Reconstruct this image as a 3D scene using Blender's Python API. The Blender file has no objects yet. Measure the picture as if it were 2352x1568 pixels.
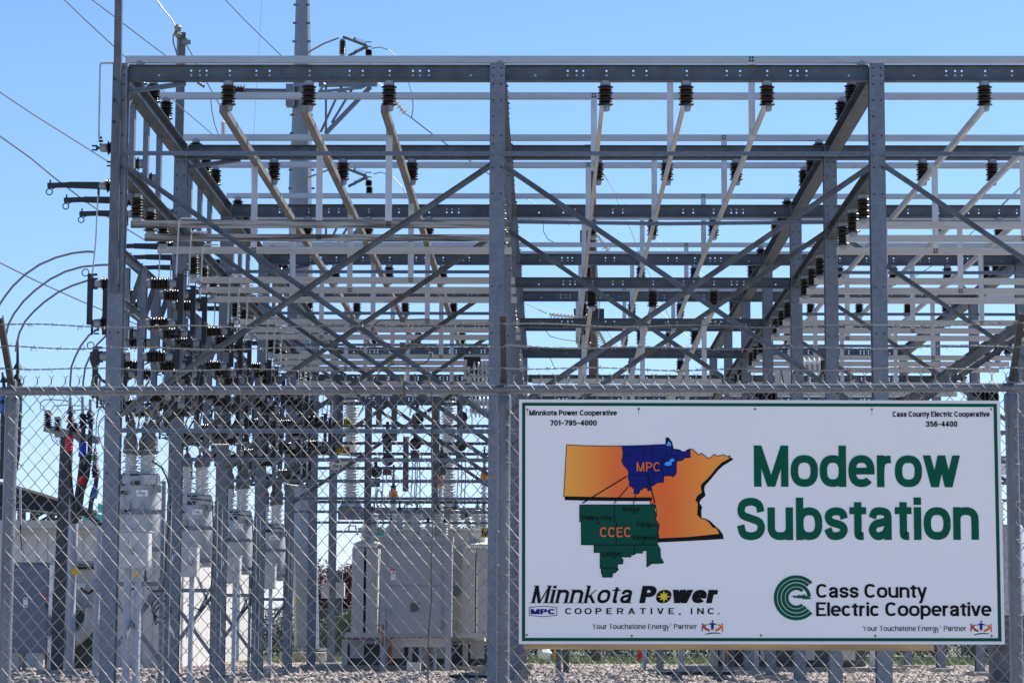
import bpy, bmesh, math, random
import numpy as np
from mathutils import Vector, Matrix
R = math.radians
rnd = random.Random(7)
S = bpy.context.scene
COL = S.collection

# ------------------------------------------------------------------ camera
FPX = 5612.0            # focal length, in units of a 2352 px wide picture
PITCH, YAW, ROLL = 0.118, 0.016, 0.0040
EYE = Vector((0, 0, 1.0))
fw = Vector((-math.sin(YAW) * math.cos(PITCH), math.cos(YAW) * math.cos(PITCH), math.sin(PITCH)))
rt0 = Vector((math.cos(YAW), math.sin(YAW), 0)); up0 = rt0.cross(fw)
rt = rt0 * math.cos(ROLL) + up0 * math.sin(ROLL)
up = -rt0 * math.sin(ROLL) + up0 * math.cos(ROLL)
cam = bpy.data.cameras.new('camera'); cam.sensor_width = 36; cam.lens = FPX / 2352 * 36
cam.clip_start = 0.5; cam.clip_end = 3000
co = bpy.data.objects.new('camera', cam); COL.objects.link(co)
co.matrix_world = Matrix(((rt.x, up.x, -fw.x, EYE.x), (rt.y, up.y, -fw.y, EYE.y), (rt.z, up.z, -fw.z, EYE.z), (0, 0, 0, 1)))
S.camera = co

def at(px, py, Y):
    """point of the place that lies on the upright plane Y metres away, measured in the survey picture (2352 px wide)"""
    d = rt * (px - 1176) + up * (784 - py) + fw * FPX
    return EYE + d * (Y / d.y)
def proj(p):
    v = Vector(p) - EYE; w = v.dot(fw)
    return 1176 + FPX * v.dot(rt) / w, 784 - FPX * v.dot(up) / w
def seen(p, m=60):
    x, y = proj(p)
    return -m < x < 2352 + m and -m < y < 1568 + m
def zx(ox, oy, s):
    """maker of converters from a detail view (origin, magnification) to survey pixels"""
    k = 2352 / 4096
    return lambda x, y: ((ox + x / s) * k, (oy + y / s) * k)

# ------------------------------------------------------------------ light
SUN_EL, SUN_AZ = 50, 57      # azimuth from +Y towards +X
w = bpy.data.worlds.new('World'); S.world = w; w.use_nodes = True
nt = w.node_tree; bgn = nt.nodes['Background']
sky = nt.nodes.new('ShaderNodeTexSky'); sky.sky_type = 'NISHITA'; sky.sun_disc = False
sky.sun_elevation = R(SUN_EL); sky.sun_rotation = R(SUN_AZ)
sky.altitude = 300; sky.air_density = 1.0; sky.dust_density = 0.1; sky.ozone_density = 3.5
hs = nt.nodes.new('ShaderNodeHueSaturation'); hs.inputs['Saturation'].default_value = 1.12; hs.inputs['Hue'].default_value = 0.5
nt.links.new(sky.outputs[0], hs.inputs['Color'])
tin = nt.nodes.new('ShaderNodeMix'); tin.data_type = 'RGBA'; tin.blend_type = 'MULTIPLY'; tin.inputs[0].default_value = 1
tin.inputs[7].default_value = (.90, .865, .90, 1)          # a slightly purer blue, all over the sky
nt.links.new(hs.outputs[0], tin.inputs[6])
tcw = nt.nodes.new('ShaderNodeTexCoord'); sxw = nt.nodes.new('ShaderNodeSeparateXYZ'); nt.links.new(tcw.outputs['Generated'], sxw.inputs[0])
mrw = nt.nodes.new('ShaderNodeMapRange'); mrw.inputs[1].default_value = 0.0; mrw.inputs[2].default_value = .22; nt.links.new(sxw.outputs[2], mrw.inputs[0])
hz = nt.nodes.new('ShaderNodeMix'); hz.data_type = 'RGBA'; hz.inputs[6].default_value = (.70, .78, 1.12, 1); hz.inputs[7].default_value = (1, 1, 1, 1); nt.links.new(mrw.outputs[0], hz.inputs[0])
t2 = nt.nodes.new('ShaderNodeMix'); t2.data_type = 'RGBA'; t2.blend_type = 'MULTIPLY'; t2.inputs[0].default_value = 1
nt.links.new(tin.outputs[2], t2.inputs[6]); nt.links.new(hz.outputs[2], t2.inputs[7]); nt.links.new(t2.outputs[2], bgn.inputs[0])
bgn.inputs[1].default_value = 0.115
sl = bpy.data.lights.new('sun', 'SUN'); sl.energy = 5.0; sl.angle = R(0.55); sl.color = (1, .95, .87)
so = bpy.data.objects.new('sun', sl); COL.objects.link(so)
sd = Vector((math.cos(R(SUN_EL)) * math.sin(R(SUN_AZ)), math.cos(R(SUN_EL)) * math.cos(R(SUN_AZ)), math.sin(R(SUN_EL))))
so.rotation_euler = sd.to_track_quat('Z', 'Y').to_euler()
S.view_settings.view_transform = 'Standard'; S.view_settings.look = 'None'
S.view_settings.exposure = 0.80; S.view_settings.gamma = 1; S.view_settings.use_curve_mapping = False
S.render.engine = 'CYCLES'
S.cycles.max_bounces = 6; S.cycles.use_adaptive_sampling = True
try: S.cycles.use_denoising = True
except Exception: pass

# ------------------------------------------------------------------ materials
def mat(name, col, rough=.5, metal=0., var=0., vscale=6., col2=None, bump=0., bscale=60., coat=0., spec=.5, trans=0., alpha=None, stretch=None, contrast=(.35, .65), vor=False):
    m = bpy.data.materials.new(name); m.use_nodes = True; t = m.node_tree; b = t.nodes['Principled BSDF']
    b.inputs['Roughness'].default_value = rough; b.inputs['Metallic'].default_value = metal
    b.inputs['Specular IOR Level'].default_value = spec
    if coat: b.inputs['Coat Weight'].default_value = coat; b.inputs['Coat Roughness'].default_value = .05
    if trans: b.inputs['Transmission Weight'].default_value = trans
    c1 = (*col, 1)
    b.inputs['Base Color'].default_value = c1
    if var or col2 or bump:
        tc = t.nodes.new('ShaderNodeTexCoord'); mp = t.nodes.new('ShaderNodeMapping')
        g = t.nodes.new('ShaderNodeNewGeometry'); 
        t.links.new(g.outputs['Position'], mp.inputs[0])
        if stretch: mp.inputs['Scale'].default_value = stretch
    if var or col2:
        n = t.nodes.new('ShaderNodeTexVoronoi' if vor else 'ShaderNodeTexNoise'); n.inputs['Scale'].default_value = vscale
        if not vor:
            n.inputs['Detail'].default_value = 6; n.inputs['Roughness'].default_value = .6
        t.links.new(mp.outputs[0], n.inputs['Vector'])
        r = t.nodes.new('ShaderNodeValToRGB'); e = r.color_ramp.elements
        e[0].position, e[1].position = contrast
        if col2: e[0].color = (*col2, 1); e[1].color = c1
        else:
            e[0].color = (*[max(0, c * (1 - var)) for c in col], 1); e[1].color = (*[min(1, c * (1 + var)) for c in col], 1)
        t.links.new(n.outputs['Color' if vor else 'Fac'], r.inputs[0]); t.links.new(r.outputs[0], b.inputs['Base Color'])
    if bump:
        n2 = t.nodes.new('ShaderNodeTexNoise'); n2.inputs['Scale'].default_value = bscale; n2.inputs['Detail'].default_value = 4
        t.links.new(mp.outputs[0], n2.inputs['Vector'])
        bp = t.nodes.new('ShaderNodeBump'); bp.inputs['Strength'].default_value = bump; bp.inputs['Distance'].default_value = .01
        t.links.new(n2.outputs['Fac'], bp.inputs['Height']); t.links.new(bp.outputs[0], b.inputs['Normal'])
    return m
M = dict(
    steel=mat('galvanised steel', (.15, .172, .208), .48, .35, .15, 14, bump=.15, bscale=40),
    steel2=mat('weathered galvanised steel', (.13, .145, .165), .5, .35, col2=(.075, .08, .085), vscale=5, stretch=(1, 1, .5)),
    beam=mat('galvanised beam steel', (.098, .115, .14), .5, .3, col2=(.066, .074, .086), vscale=4),
    alu=mat('aluminium bus', (.46, .465, .48), .38, .35, .06, 9, stretch=(.3, 1, 1)),
    alup=mat('clean aluminium plate', (.52, .54, .58), .4, .3, .12, 9, stretch=(1, 1, .3)),
    alulong=mat('shade toned bus aluminium', (.20, .185, .17), .5, .15, col2=(.12, .105, .09), vscale=5, stretch=(2, .3, 1)),  # left bay long bars: shade of their undersides put into a darker, browner colour
    darkpole=mat('dark pole steel', (.05, .056, .07), .5, .3, .2, 6),
    aluold=mat('dirty aluminium bus', (.50, .48, .455), .5, .15, col2=(.40, .38, .355), vscale=6, stretch=(.25, .25, 2.2), contrast=(.3, .5)),
    aluden=mat('rust streaked aluminium bus', (.40, .385, .37), .5, .15, col2=(.07, .05, .035), vscale=3.4, stretch=(.3, 1, 9), contrast=(.42, .58)),
    brown=mat('brown glazed porcelain', (.010, .006, .006), .28, 0, coat=.08),
    cap=mat('insulator cap', (.26, .29, .32), .5, .2, .15, 30),
    grey=mat('grey porcelain', (.56, .59, .60), .2, 0, .06, 10, coat=.3),
    dark=mat('blackened switch metal', (.022, .022, .028), .45, .3),
    black=mat('black cable', (.014, .014, .017), .4),
    wire=mat('bare conductor', (.20, .20, .195), .5, .4),
    fence=mat('galvanised fence wire', (.235, .228, .215), .55, .25, .12, 30),
    pipe=mat('galvanised pipe', (.17, .185, .215), .42, .45, col2=(.12, .13, .15), vscale=11, stretch=(1, 1, .35)),
    armm=mat('fence arm steel', (.045, .045, .048), .6, .3, .2, 20),
    conc=mat('footing concrete', (.34, .30, .26), .9, 0, .18, 8, bump=.4),
    pvc=mat('grey conduit', (.34, .36, .42), .45, 0, .05, 4),
    tank=mat('grey tank paint', (.37, .40, .44), .38, 0, .06, 3, coat=.2),
    cab=mat('cabinet paint', (.34, .355, .40), .45, 0, col2=(.32, .33, .36), vscale=2),
    box=mat('control box paint', (.46, .455, .46), .45, 0, .03, 3),
    beige=mat('beige radiator paint', (.54, .52, .50), .5, 0, .05, 3),
    lid=mat('white tank lid paint', (.62, .61, .57), .45, 0, .06, 8),
    bluebox=mat('slate cabinet paint', (.13, .155, .215), .5, 0, .04, 2),
    boot=mat('grey rubber bushing cover', (.105, .10, .105), .6, 0, .12, 9),
    siding=mat('cream metal siding', (.56, .53, .51), .5, 0, .04, 2),
    trim=mat('pale roof trim', (.44, .42, .41), .5, 0, .04, 3),
    green=mat('dark green transformer paint', (.035, .05, .045), .5),
    rustwash=mat('rust wash', (.62, .50, .40), .5),
    rust=mat('rust', (.28, .12, .05), .8, 0, .4, 9),
    red=mat('red cable wrap', (.55, .02, .03), .4), blue=mat('blue cable wrap', (.01, .05, .42), .4),
    ltblue=mat('light blue cable wrap', (.02, .10, .33), .4), teal=mat('green cable wrap', (.01, .09, .07), .4),
    amber=mat('amber glass', (.55, .17, .01), .12, 0, coat=.5),
    yellow=mat('yellow tag', (.72, .42, .01), .5), white=mat('white tag', (.78, .78, .78), .5),
    ink=mat('black print', (.006, .006, .008), .5, spec=.12), redp=mat('red print', (.55, .02, .03), .5),
    signw=mat('sign face white', (.86, .83, .82), .42, 0, .012, 3), signf=mat('sign frame aluminium', (.75, .74, .74), .4, .1),
    signg=mat('sign green', (.0, .092, .052), .5, spec=.12), navy=mat('map navy', (.008, .014, .17), .5, spec=.12), mapg=mat('map green', (.0, .072, .045), .5, spec=.12),
    orangep=mat('map orange print', (.83, .17, .025), .4), goldp=mat('star gold', (.80, .60, .02), .4),
    lake=mat('map lake blue', (.04, .36, .90), .4), crim=mat('figure red', (.36, .012, .02), .4),
    wood=mat('weathered pole wood', (.10, .085, .075), .9, 0, .35, 12, stretch=(1, 1, .15), bump=.5),
    plank=mat('sign backing timber', (.42, .31, .17), .8, 0, .25, 8, stretch=(.3, 1, 2)),
    tealsign=mat('teal road sign', (.05, .50, .44), .5),
    lattice=mat('weathered steel lattice', (.055, .05, .055), .7), 
    bark=mat('bark', (.06, .045, .035), .9, 0, .3, 20),
    leafp=mat('purple leaves', (.10, .022, .03), .6, 0, .5, 3), leafg=mat('green leaves', (.085, .15, .03), .6, 0, .45, 3),
    leafd=mat('dark hedge leaves', (.045, .058, .035), .7, 0, .5, 2),
    poly=mat('pole steel', (.20, .225, .265), .42, .3, .08, 12),
)
# graded print of the map: its colour changes across the sheet as printed
m = M['orangep']; t = m.node_tree; b = t.nodes['Principled BSDF']
g = t.nodes.new('ShaderNodeNewGeometry'); sx = t.nodes.new('ShaderNodeSeparateXYZ'); t.links.new(g.outputs['Position'], sx.inputs[0])
mr = t.nodes.new('ShaderNodeMapRange'); t.links.new(sx.outputs[0], mr.inputs[0])
mr.inputs[1].default_value = at(1295, 1100, 12.3).x; mr.inputs[2].default_value = at(1680, 1100, 12.3).x
rp = t.nodes.new('ShaderNodeValToRGB'); t.links.new(mr.outputs[0], rp.inputs[0])
els = rp.color_ramp.elements; els[0].color = (.98, .40, .035, 1); els[1].color = (.96, .34, .03, 1)
for pos, c in ((.32, (.88, .15, .008, 1)), (.62, (.90, .14, .008, 1)), (.82, (.96, .27, .02, 1))):
    e = els.new(pos); e.color = c
t.links.new(rp.outputs[0], b.inputs['Base Color'])

# ------------------------------------------------------------------ mesh helpers
class MB:
    def __init__(s): s.v = []; s.f = []
    def add(s, vs, fs):
        n = len(s.v); s.v.extend([tuple(v) for v in vs]); s.f.extend([tuple(i + n for i in f) for f in fs]); return s
    def box(s, c, d, ang=0.):
        c = Vector(c); x, y, z = d[0] / 2, d[1] / 2, d[2] / 2; ca, sa = math.cos(ang), math.sin(ang)
        vs = []
        for k in (-z, z):
            for a, b_ in ((-x, -y), (x, -y), (x, y), (-x, y)):
                vs.append((c.x + a * ca - b_ * sa, c.y + a * sa + b_ * ca, c.z + k))
        return s.add(vs, [(3, 2, 1, 0), (4, 5, 6, 7), (0, 1, 5, 4), (1, 2, 6, 5), (2, 3, 7, 6), (3, 0, 4, 7)])
    def ext(s, p0, p1, prof, upv=(0, 0, 1), prof1=None):
        """a straight member: the outline prof (side, up) carried from p0 to p1"""
        p0, p1 = Vector(p0), Vector(p1); d = (p1 - p0).normalized(); u = Vector(upv)
        if abs(d.dot(u)) > .99: u = Vector((0, 1, 0))
        sd_ = d.cross(u).normalized(); u = sd_.cross(d); n = len(prof)
        vs = [p0 + sd_ * a + u * b_ for a, b_ in prof] + [p1 + sd_ * a + u * b_ for a, b_ in (prof1 or prof)]
        return s.add(vs, [tuple(range(n)), tuple(range(2 * n - 1, n - 1, -1))] + [(i, i + n, (i + 1) % n + n, (i + 1) % n) for i in range(n)])
    def rod(s, p0, p1, r, n=8, r1=None):
        c = [(math.cos(2 * math.pi * i / n), math.sin(2 * math.pi * i / n)) for i in range(n)]
        return s.ext(p0, p1, [(a * r, b_ * r) for a, b_ in c], prof1=[(a * (r1 or r), b_ * (r1 or r)) for a, b_ in c])
    def tube(s, pts, r, n=6, cap=True):
        pts = [Vector(p) for p in pts]; N = len(pts); base = len(s.v); u = None
        for i, p in enumerate(pts):
            d = (pts[min(i + 1, N - 1)] - pts[max(i - 1, 0)])
            d = d.normalized() if d.length > 1e-9 else Vector((0, 0, 1))
            if u is None:
                u = Vector((0, 0, 1)) if abs(d.z) < .9 else Vector((0, 1, 0))
            u = (u - d * u.dot(d)).normalized(); q = d.cross(u)
            rr = r[i] if isinstance(r, (list, tuple)) else r
            for k in range(n):
                a = 2 * math.pi * k / n; s.v.append(tuple(p + (u * math.cos(a) + q * math.sin(a)) * rr))
        for i in range(N - 1):
            for k in range(n):
                a, b_ = base + i * n + k, base + i * n + (k + 1) % n
                s.f.append((a, b_, b_ + n, a + n))
        if cap:
            s.f.append(tuple(base + k for k in range(n - 1, -1, -1))); s.f.append(tuple(base + (N - 1) * n + k for k in range(n)))
        return s
    def lathe(s, prof, o=(0, 0, 0), ax=(0, 0, 1), n=20):
        """prof: (radius, height) pairs turned round the axis ax at o"""
        o = Vector(o); ax = Vector(ax).normalized(); u = ax.orthogonal().normalized(); q = ax.cross(u); base = len(s.v)
        for r, h in prof:
            for k in range(n):
                a = 2 * math.pi * k / n; s.v.append(tuple(o + ax * h + (u * math.cos(a) + q * math.sin(a)) * r))
        for i in range(len(prof) - 1):
            for k in range(n):
                a, b_ = base + i * n + k, base + i * n + (k + 1) % n
                s.f.append((a, b_, b_ + n, a + n))
        s.f.append(tuple(base + k for k in range(n - 1, -1, -1))); s.f.append(tuple(base + (len(prof) - 1) * n + k for k in range(n)))
        return s
    def mesh(s, name, m, smooth=False):
        me = bpy.data.meshes.new(name); me.from_pydata(s.v, [], s.f); me.materials.append(m)
        if smooth:
            me.polygons.foreach_set('use_smooth', [True] * len(me.polygons)); me.set_sharp_from_angle(angle=R(38))
        me.update(); return me
    def obj(s, name, m, parent=None, smooth=False, loc=None):
        return link(name, s.mesh(name, M[m] if isinstance(m, str) else m, smooth), parent, loc)

def link(name, data, parent=None, loc=None):
    o = bpy.data.objects.new(name, data); COL.objects.link(o)
    if parent: o.parent = parent
    if loc is not None: o.location = loc
    return o
def thing(name, label, cat, loc=(0, 0, 0), group=None):
    o = link(name, None, None, loc); return tag(o, label, cat, group)
def tag(o, label, cat, group=None, kind=None):
    if label: o['label'] = label
    if cat: o['category'] = cat
    if group: o['group'] = group
    if kind: o['kind'] = kind
    return o
def copy_tree(o, parent=None):
    c = o.copy(); COL.objects.link(c)
    if parent: c.parent = parent
    for ch in KIDS.get(o.name, []): copy_tree(ch, c)
    return c
KIDS = {}
def freeze(o):
    """remember the children of a prototype"""
    for c in bpy.data.objects:
        if c.parent == o: KIDS.setdefault(o.name, []).append(c); freeze(c)
    return o

def I_prof(h, b_, tf=.012, tw=.009):
    h /= 2; b_ /= 2; w_ = tw / 2
    return [(-b_, -h), (b_, -h), (b_, -h + tf), (w_, -h + tf), (w_, h - tf), (b_, h - tf), (b_, h), (-b_, h), (-b_, h - tf), (-w_, h - tf), (-w_, -h + tf), (-b_, -h + tf)]
def L_prof(a, t_=.008, sx_=1, sy_=1):
    p = [(0, 0), (a, 0), (a, t_), (t_, t_), (t_, a), (0, a)]
    p = [((x - a / 2) * sx_, (y - a / 2) * sy_) for x, y in p]
    return p if sx_ * sy_ > 0 else p[::-1]
def C_prof(h, b_, t_=.009, s_=1):
    h /= 2
    p = [(0, -h), (b_, -h), (b_, -h + t_), (t_, -h + t_), (t_, h - t_), (b_, h - t_), (b_, h), (0, h)]
    p = [((x - b_ / 2) * s_, y) for x, y in p]
    return p if s_ > 0 else p[::-1]
def rect(a, b_): return [(-a / 2, -b_ / 2), (a / 2, -b_ / 2), (a / 2, b_ / 2), (-a / 2, b_ / 2)]
ORD = ['first', 'second', 'third', 'fourth', 'fifth', 'sixth', 'seventh', 'eighth', 'ninth', 'tenth', 'eleventh', 'twelfth']

# ------------------------------------------------------------------ ground
gm = mat('pale crushed stone bed', (.34, .31, .28), .95, 0, .35, 9, bump=1, bscale=12)
MB().add([(-45, -30, 0), (45, -30, 0), (45, 73, 0), (-45, 73, 0)], [(0, 1, 2, 3)]).obj('gravel_yard', gm)['kind'] = 'structure'
gr = mat('mown grass ground', (.16, .18, .085), .95, 0, .35, 1.2, bump=.8, bscale=8)
MB().add([(-900, -900, -.03), (900, -900, -.03), (900, 2200, -.03), (-900, 2200, -.03)], [(0, 1, 2, 3)]).obj('ground', gr)['kind'] = 'structure'
def stones(name, n, x0, x1, y0, y1, s0, s1, seed, m):
    r = np.random.RandomState(seed)
    bm = bmesh.new(); bmesh.ops.create_icosphere(bm, subdivisions=1, radius=1)
    bv = np.array([v.co[:] for v in bm.verts]); bf = np.array([[v.index for v in f.verts] for f in bm.faces]); bm.free()
    nv = len(bv)
    y = y0 + (y1 - y0) * r.rand(n); half = y * (x1 - x0)
    x = y * x0 + half * r.rand(n)
    sc = s0 + (s1 - s0) * r.rand(n) ** 2
    a = r.rand(n) * 6.28; flat = .45 + .4 * r.rand(n); el = .7 + .6 * r.rand(n)
    V = bv[None] * (1 + .22 * (r.rand(n, nv, 1) - .5))
    V = V * np.stack([sc * el, sc, sc * flat], 1)[:, None, :]
    tlt = (r.rand(n) - .5) * 1.0; ct, st = np.cos(tlt)[:, None], np.sin(tlt)[:, None]
    Y2 = V[:, :, 1] * ct - V[:, :, 2] * st; Z2 = V[:, :, 1] * st + V[:, :, 2] * ct
    ca, sa = np.cos(a)[:, None], np.sin(a)[:, None]
    X3 = V[:, :, 0] * ca - Y2 * sa; Y3 = V[:, :, 0] * sa + Y2 * ca
    P = np.stack([X3 + x[:, None], Y3 + y[:, None], Z2 + (sc * flat * .6)[:, None]], 2).reshape(-1, 3)
    F = (bf[None] + (np.arange(n) * nv)[:, None, None]).reshape(-1, 3)
    me = bpy.data.meshes.new(name); me.vertices.add(len(P)); me.vertices.foreach_set('co', P.astype('f').ravel())
    me.loops.add(F.size); me.loops.foreach_set('vertex_index', F.astype('i').ravel())
    me.polygons.add(len(F)); me.polygons.foreach_set('loop_start', np.arange(len(F), dtype='i') * 3)
    at_ = me.attributes.new('tint', 'FLOAT', 'POINT'); at_.data.foreach_set('value', np.repeat(r.rand(n), nv).astype('f'))
    me.update(); me.validate(); me.materials.append(m)
    return tag(link(name, me), 'pale grey and pink crushed stones covering the yard', 'gravel', kind='stuff')
sm = bpy.data.materials.new('crushed stone'); sm.use_nodes = True; t = sm.node_tree; b = t.nodes['Principled BSDF']; b.inputs['Roughness'].default_value = .85
an = t.nodes.new('ShaderNodeAttribute'); an.attribute_name = 'tint'; rp = t.nodes.new('ShaderNodeValToRGB'); t.links.new(an.outputs['Fac'], rp.inputs[0])
e = rp.color_ramp.elements; e[0].color = (.10, .085, .075, 1); e[1].color = (.56, .50, .44, 1)
for p_, c in ((.25, (.22, .19, .17, 1)), (.45, (.38, .28, .235, 1)), (.6, (.29, .265, .25, 1)), (.8, (.42, .36, .31, 1))):
    q = e.new(p_); q.color = c
t.links.new(rp.outputs[0], b.inputs['Base Color'])
stones('gravel_stones', 85000, -.245, .215, 43, 73.5, .025, .07, 3, sm)
def blades(name, n, x0, x1, y0, y1, h0, h1, m, seed, label, cat, wd=.03):
    r = np.random.RandomState(seed)
    x = x0 + (x1 - x0) * r.rand(n); y = y0 + (y1 - y0) * r.rand(n); h = h0 + (h1 - h0) * r.rand(n)
    a = r.rand(n) * 6.28; wx, wy = np.cos(a) * wd, np.sin(a) * wd; lx, ly = (r.rand(n) - .5) * h, (r.rand(n) - .5) * h
    z = np.zeros(n) - .03
    P = np.stack([np.stack([x - wx, y - wy, z], 1), np.stack([x + wx, y + wy, z], 1), np.stack([x + lx, y + ly, z + h], 1)], 1).reshape(-1, 3)
    me = bpy.data.meshes.new(name); me.vertices.add(3 * n); me.vertices.foreach_set('co', P.astype('f').ravel())
    me.loops.add(3 * n); me.loops.foreach_set('vertex_index', np.arange(3 * n, dtype='i'))
    me.polygons.add(n); me.polygons.foreach_set('loop_start', np.arange(n, dtype='i') * 3); me.update(); me.validate(); me.materials.append(m)
    return tag(link(name, me), label, cat, kind='stuff')
blades('grass', 60000, -26, 24, 73.5, 92, .04, .16, mat('grass blades', (.22, .24, .11), .8, 0, .3, .8), 5, 'short green grass strip beyond the gravel yard', 'grass', .035)
# ------------------------------------------------------------------ steel bus structure
ZS = [33.0, 38.6, 44.1, 49.95, 55.55, 61.1, 66.7]          # the seven frames, front to back
XS = [-5.94, -.741, 4.459, 9.659]                          # the four rows of columns
H, BD = 8.515, .225                                        # underside and depth of the top beams
LO, LD = 7.21, .19                                         # the same of the lower beams
DP = (1.5, 2.7, 3.9)                                       # the three phases behind each frame
FR = ['front', 'second', 'third', 'fourth', 'fifth', 'sixth', 'rearmost']
LN = ['left', 'middle', 'right middle', 'far right']
BY = ['left', 'middle', 'right']
frame = thing('bus_structure', 'tall galvanised steel frame of columns, beams and cross braces carrying the bus bars', 'steel structure')
def colmesh(w_, h_=H + BD + .01, fl=.205):
    mb = MB(); mb.ext((0, 0, .02), (0, 0, h_), [(x, y) for x, y in I_prof(w_, fl, .011, .010)], upv=(0, 1, 0))
    mb.box((0, 0, .012), (.34, .34, .024)); return mb.mesh('column', M['steel'])
cmf = colmesh(.21); 
ft = MB(); ft.add([(-.3, -.3, -.4), (.3, -.3, -.4), (.3, .3, -.4), (-.3, .3, -.4), (-.3, -.3, .13), (.3, -.3, .13), (.3, .3, .13), (-.3, .3, .13), (-.28, -.28, .15), (.28, -.28, .15), (.28, .28, .15), (-.28, .28, .15)],
    [(3, 2, 1, 0), (0, 1, 5, 4), (1, 2, 6, 5), (2, 3, 7, 6), (3, 0, 4, 7), (4, 5, 9, 8), (5, 6, 10, 9), (6, 7, 11, 10), (7, 4, 8, 11), (8, 9, 10, 11)])
ftm = ft.mesh('footing', M['conc'])
bolts = MB()
for z_ in (8.68, 8.57, 8.45, 8.22, 7.99, 7.72, 7.60, 7.27, 6.9, 5.6, 4.95, 3.95, 3.72, 3.0):
    for s_ in (-1, 1):
        if s_ == 1 and z_ in (7.99, 7.60, 3.0): continue
        bolts.lathe([(.014, 0), (.013, .006)], (s_ * .056, -.105, z_), (0, -1, 0), 6)
bom = bolts.mesh('bolts', M['dark'])
def web(mb, x0, x1, z0, z1, y, th, hx, rr=.0155):
    """upright plate with round holes; hx = {x: [z, ...]}"""
    xs = sorted(hx); cur = x0
    q = lambda a, b_, c, d: (mb.add([(a, y - th / 2, c), (b_, y - th / 2, c), (b_, y - th / 2, d), (a, y - th / 2, d)], [(0, 1, 2, 3)]), mb.add([(a, y + th / 2, c), (b_, y + th / 2, c), (b_, y + th / 2, d), (a, y + th / 2, d)], [(3, 2, 1, 0)]))
    hw = .02
    for x in xs:
        q(cur, x - hw, z0, z1); cz = z0
        for z in sorted(hx[x]):
            q(x - hw, x + hw, cz, z - hw)
            for sg, yy in ((0, y - th / 2), (1, y + th / 2)):
                vs = [(x + a * hw, yy, z + b_ * hw) for a, b_ in ((1, -1), (1, 1), (-1, 1), (-1, -1))]
                vs += [(x + rr * math.cos(R(22.5 + 45 * i)), yy, z + rr * math.sin(R(22.5 + 45 * i))) for i in range(8)]
                fs = []   # octagon vertex i at 22.5+45i ; corners 0:(+,-) 1:(+,+) 2:(-,+) 3:(-,-)
                for c, i in ((1, 0), (2, 2), (3, 4), (0, 6)):
                    fs.append((c, 4 + (i + 1) % 8, 4 + i))
                for ca_, cb_, i in ((0, 1, 7), (1, 2, 1), (2, 3, 3), (3, 0, 5)):
                    fs.append((ca_, cb_, 4 + (i + 1) % 8, 4 + i))
                mb.add(vs, fs if sg else [f[::-1] for f in fs])
            cz = z + hw
        q(x - hw, x + hw, cz, z1); cur = x + hw
    q(cur, x1, z0, z1)
OFF2 = [2.6 + (o - 2.665) * 1.018 for o in (1.06, 1.18, 1.27, 1.585, 1.946, 2.125, 2.67, 3.21, 3.39, 3.756, 4.07, 4.165, 4.286)]
def cross_beam(x0, x1, y, z, h, style=0):
    mb = MB(); b_ = .125; tf = .012
    mb.box(((x0 + x1) / 2, y, z + tf / 2), (x1 - x0, b_, tf)); mb.box(((x0 + x1) / 2, y, z + h - tf / 2), (x1 - x0, b_, tf))
    hx = {}
    if style == 0:
        for o_ in OFF2: hx[x0 - .105 + o_ ] = [z + h * .38, z + h * .66]
        hx[x0 + .521 - .105] = [z + h * .38]; hx[x1 + .105 - .37] = [z + h * .38]
    else:
        for i in range(9): hx[x0 + .4 + i * .57 + (.08 if i % 3 else 0)] = [z + h * .5]
    web(mb, x0, x1, z + tf, z + h - tf, y, .008, hx)
    return mb.obj('cross_beam', 'beam', frame)
def vis_seg(a, b_, n=9): return any(seen(Vector(a).lerp(Vector(b_), i / n), 120) for i in range(n + 1))
for k, Y in enumerate(ZS):
    for i, X in enumerate(XS):
        if not (seen((X, Y, 1), 150) or seen((X, Y, 8), 150)): continue
        c = link('column', cmf, frame, (X, Y, .15)); c.scale.z = (H + BD - .14) / (H + BD)
        c.scale.z = (H + BD + .01 - .15) / (H + BD + .01)
        link('footing', ftm, frame, (X, Y, 0))
        if k < 3:
            bo = link('bolts', bom, c); bo['kind'] = 'stuff'
for k, Y in enumerate(ZS):
    for i in range(3):
        x0, x1 = XS[i] + .105, XS[i + 1] - .105
        if vis_seg((x0, Y, H), (x1, Y, H)): cross_beam(x0, x1, Y, H, BD, 1 if k in (1,) else 0)
        low = (i == 1 and k >= 2) or (i in (0, 2) and k >= 5)
        if low and vis_seg((x0, Y, LO), (x1, Y, LO)): cross_beam(x0, x1, Y, LO, LD, 0)
        for z_, on in ((7.49, not (i == 1 and k >= 2)), (3.68, True)):
            if on and vis_seg((x0, Y - .12, z_), (x1, Y - .12, z_)):
                mb = MB(); sag = -.03 if (i == 1 and k == 1) else 0
                xm = (x0 + x1) / 2
                mb.ext((x0 - .06, Y - .115, z_), (xm, Y - .115, z_ + sag), L_prof(.062, .008)); mb.ext((xm, Y - .115, z_ + sag), (x1 + .06, Y - .115, z_), L_prof(.062, .008))
                mb.obj('strut', 'steel', frame)
        if (i == 0 and k <= 4) or (i == 1 and k <= 1) or (i == 2 and k <= 3):
            for s_ in (0, 1):
                a = (x0 - .04, Y - .125 + .02 * s_, 7.34 if s_ == 0 else 3.86); b_ = (x1 + .04, Y - .125 + .02 * s_, 3.86 if s_ == 0 else 7.34)
                if vis_seg(a, b_):
                    MB().ext(a, b_, L_prof(.074, .007, 1, -1 if s_ else 1)).obj('cross_brace', 'steel2', frame)
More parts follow.
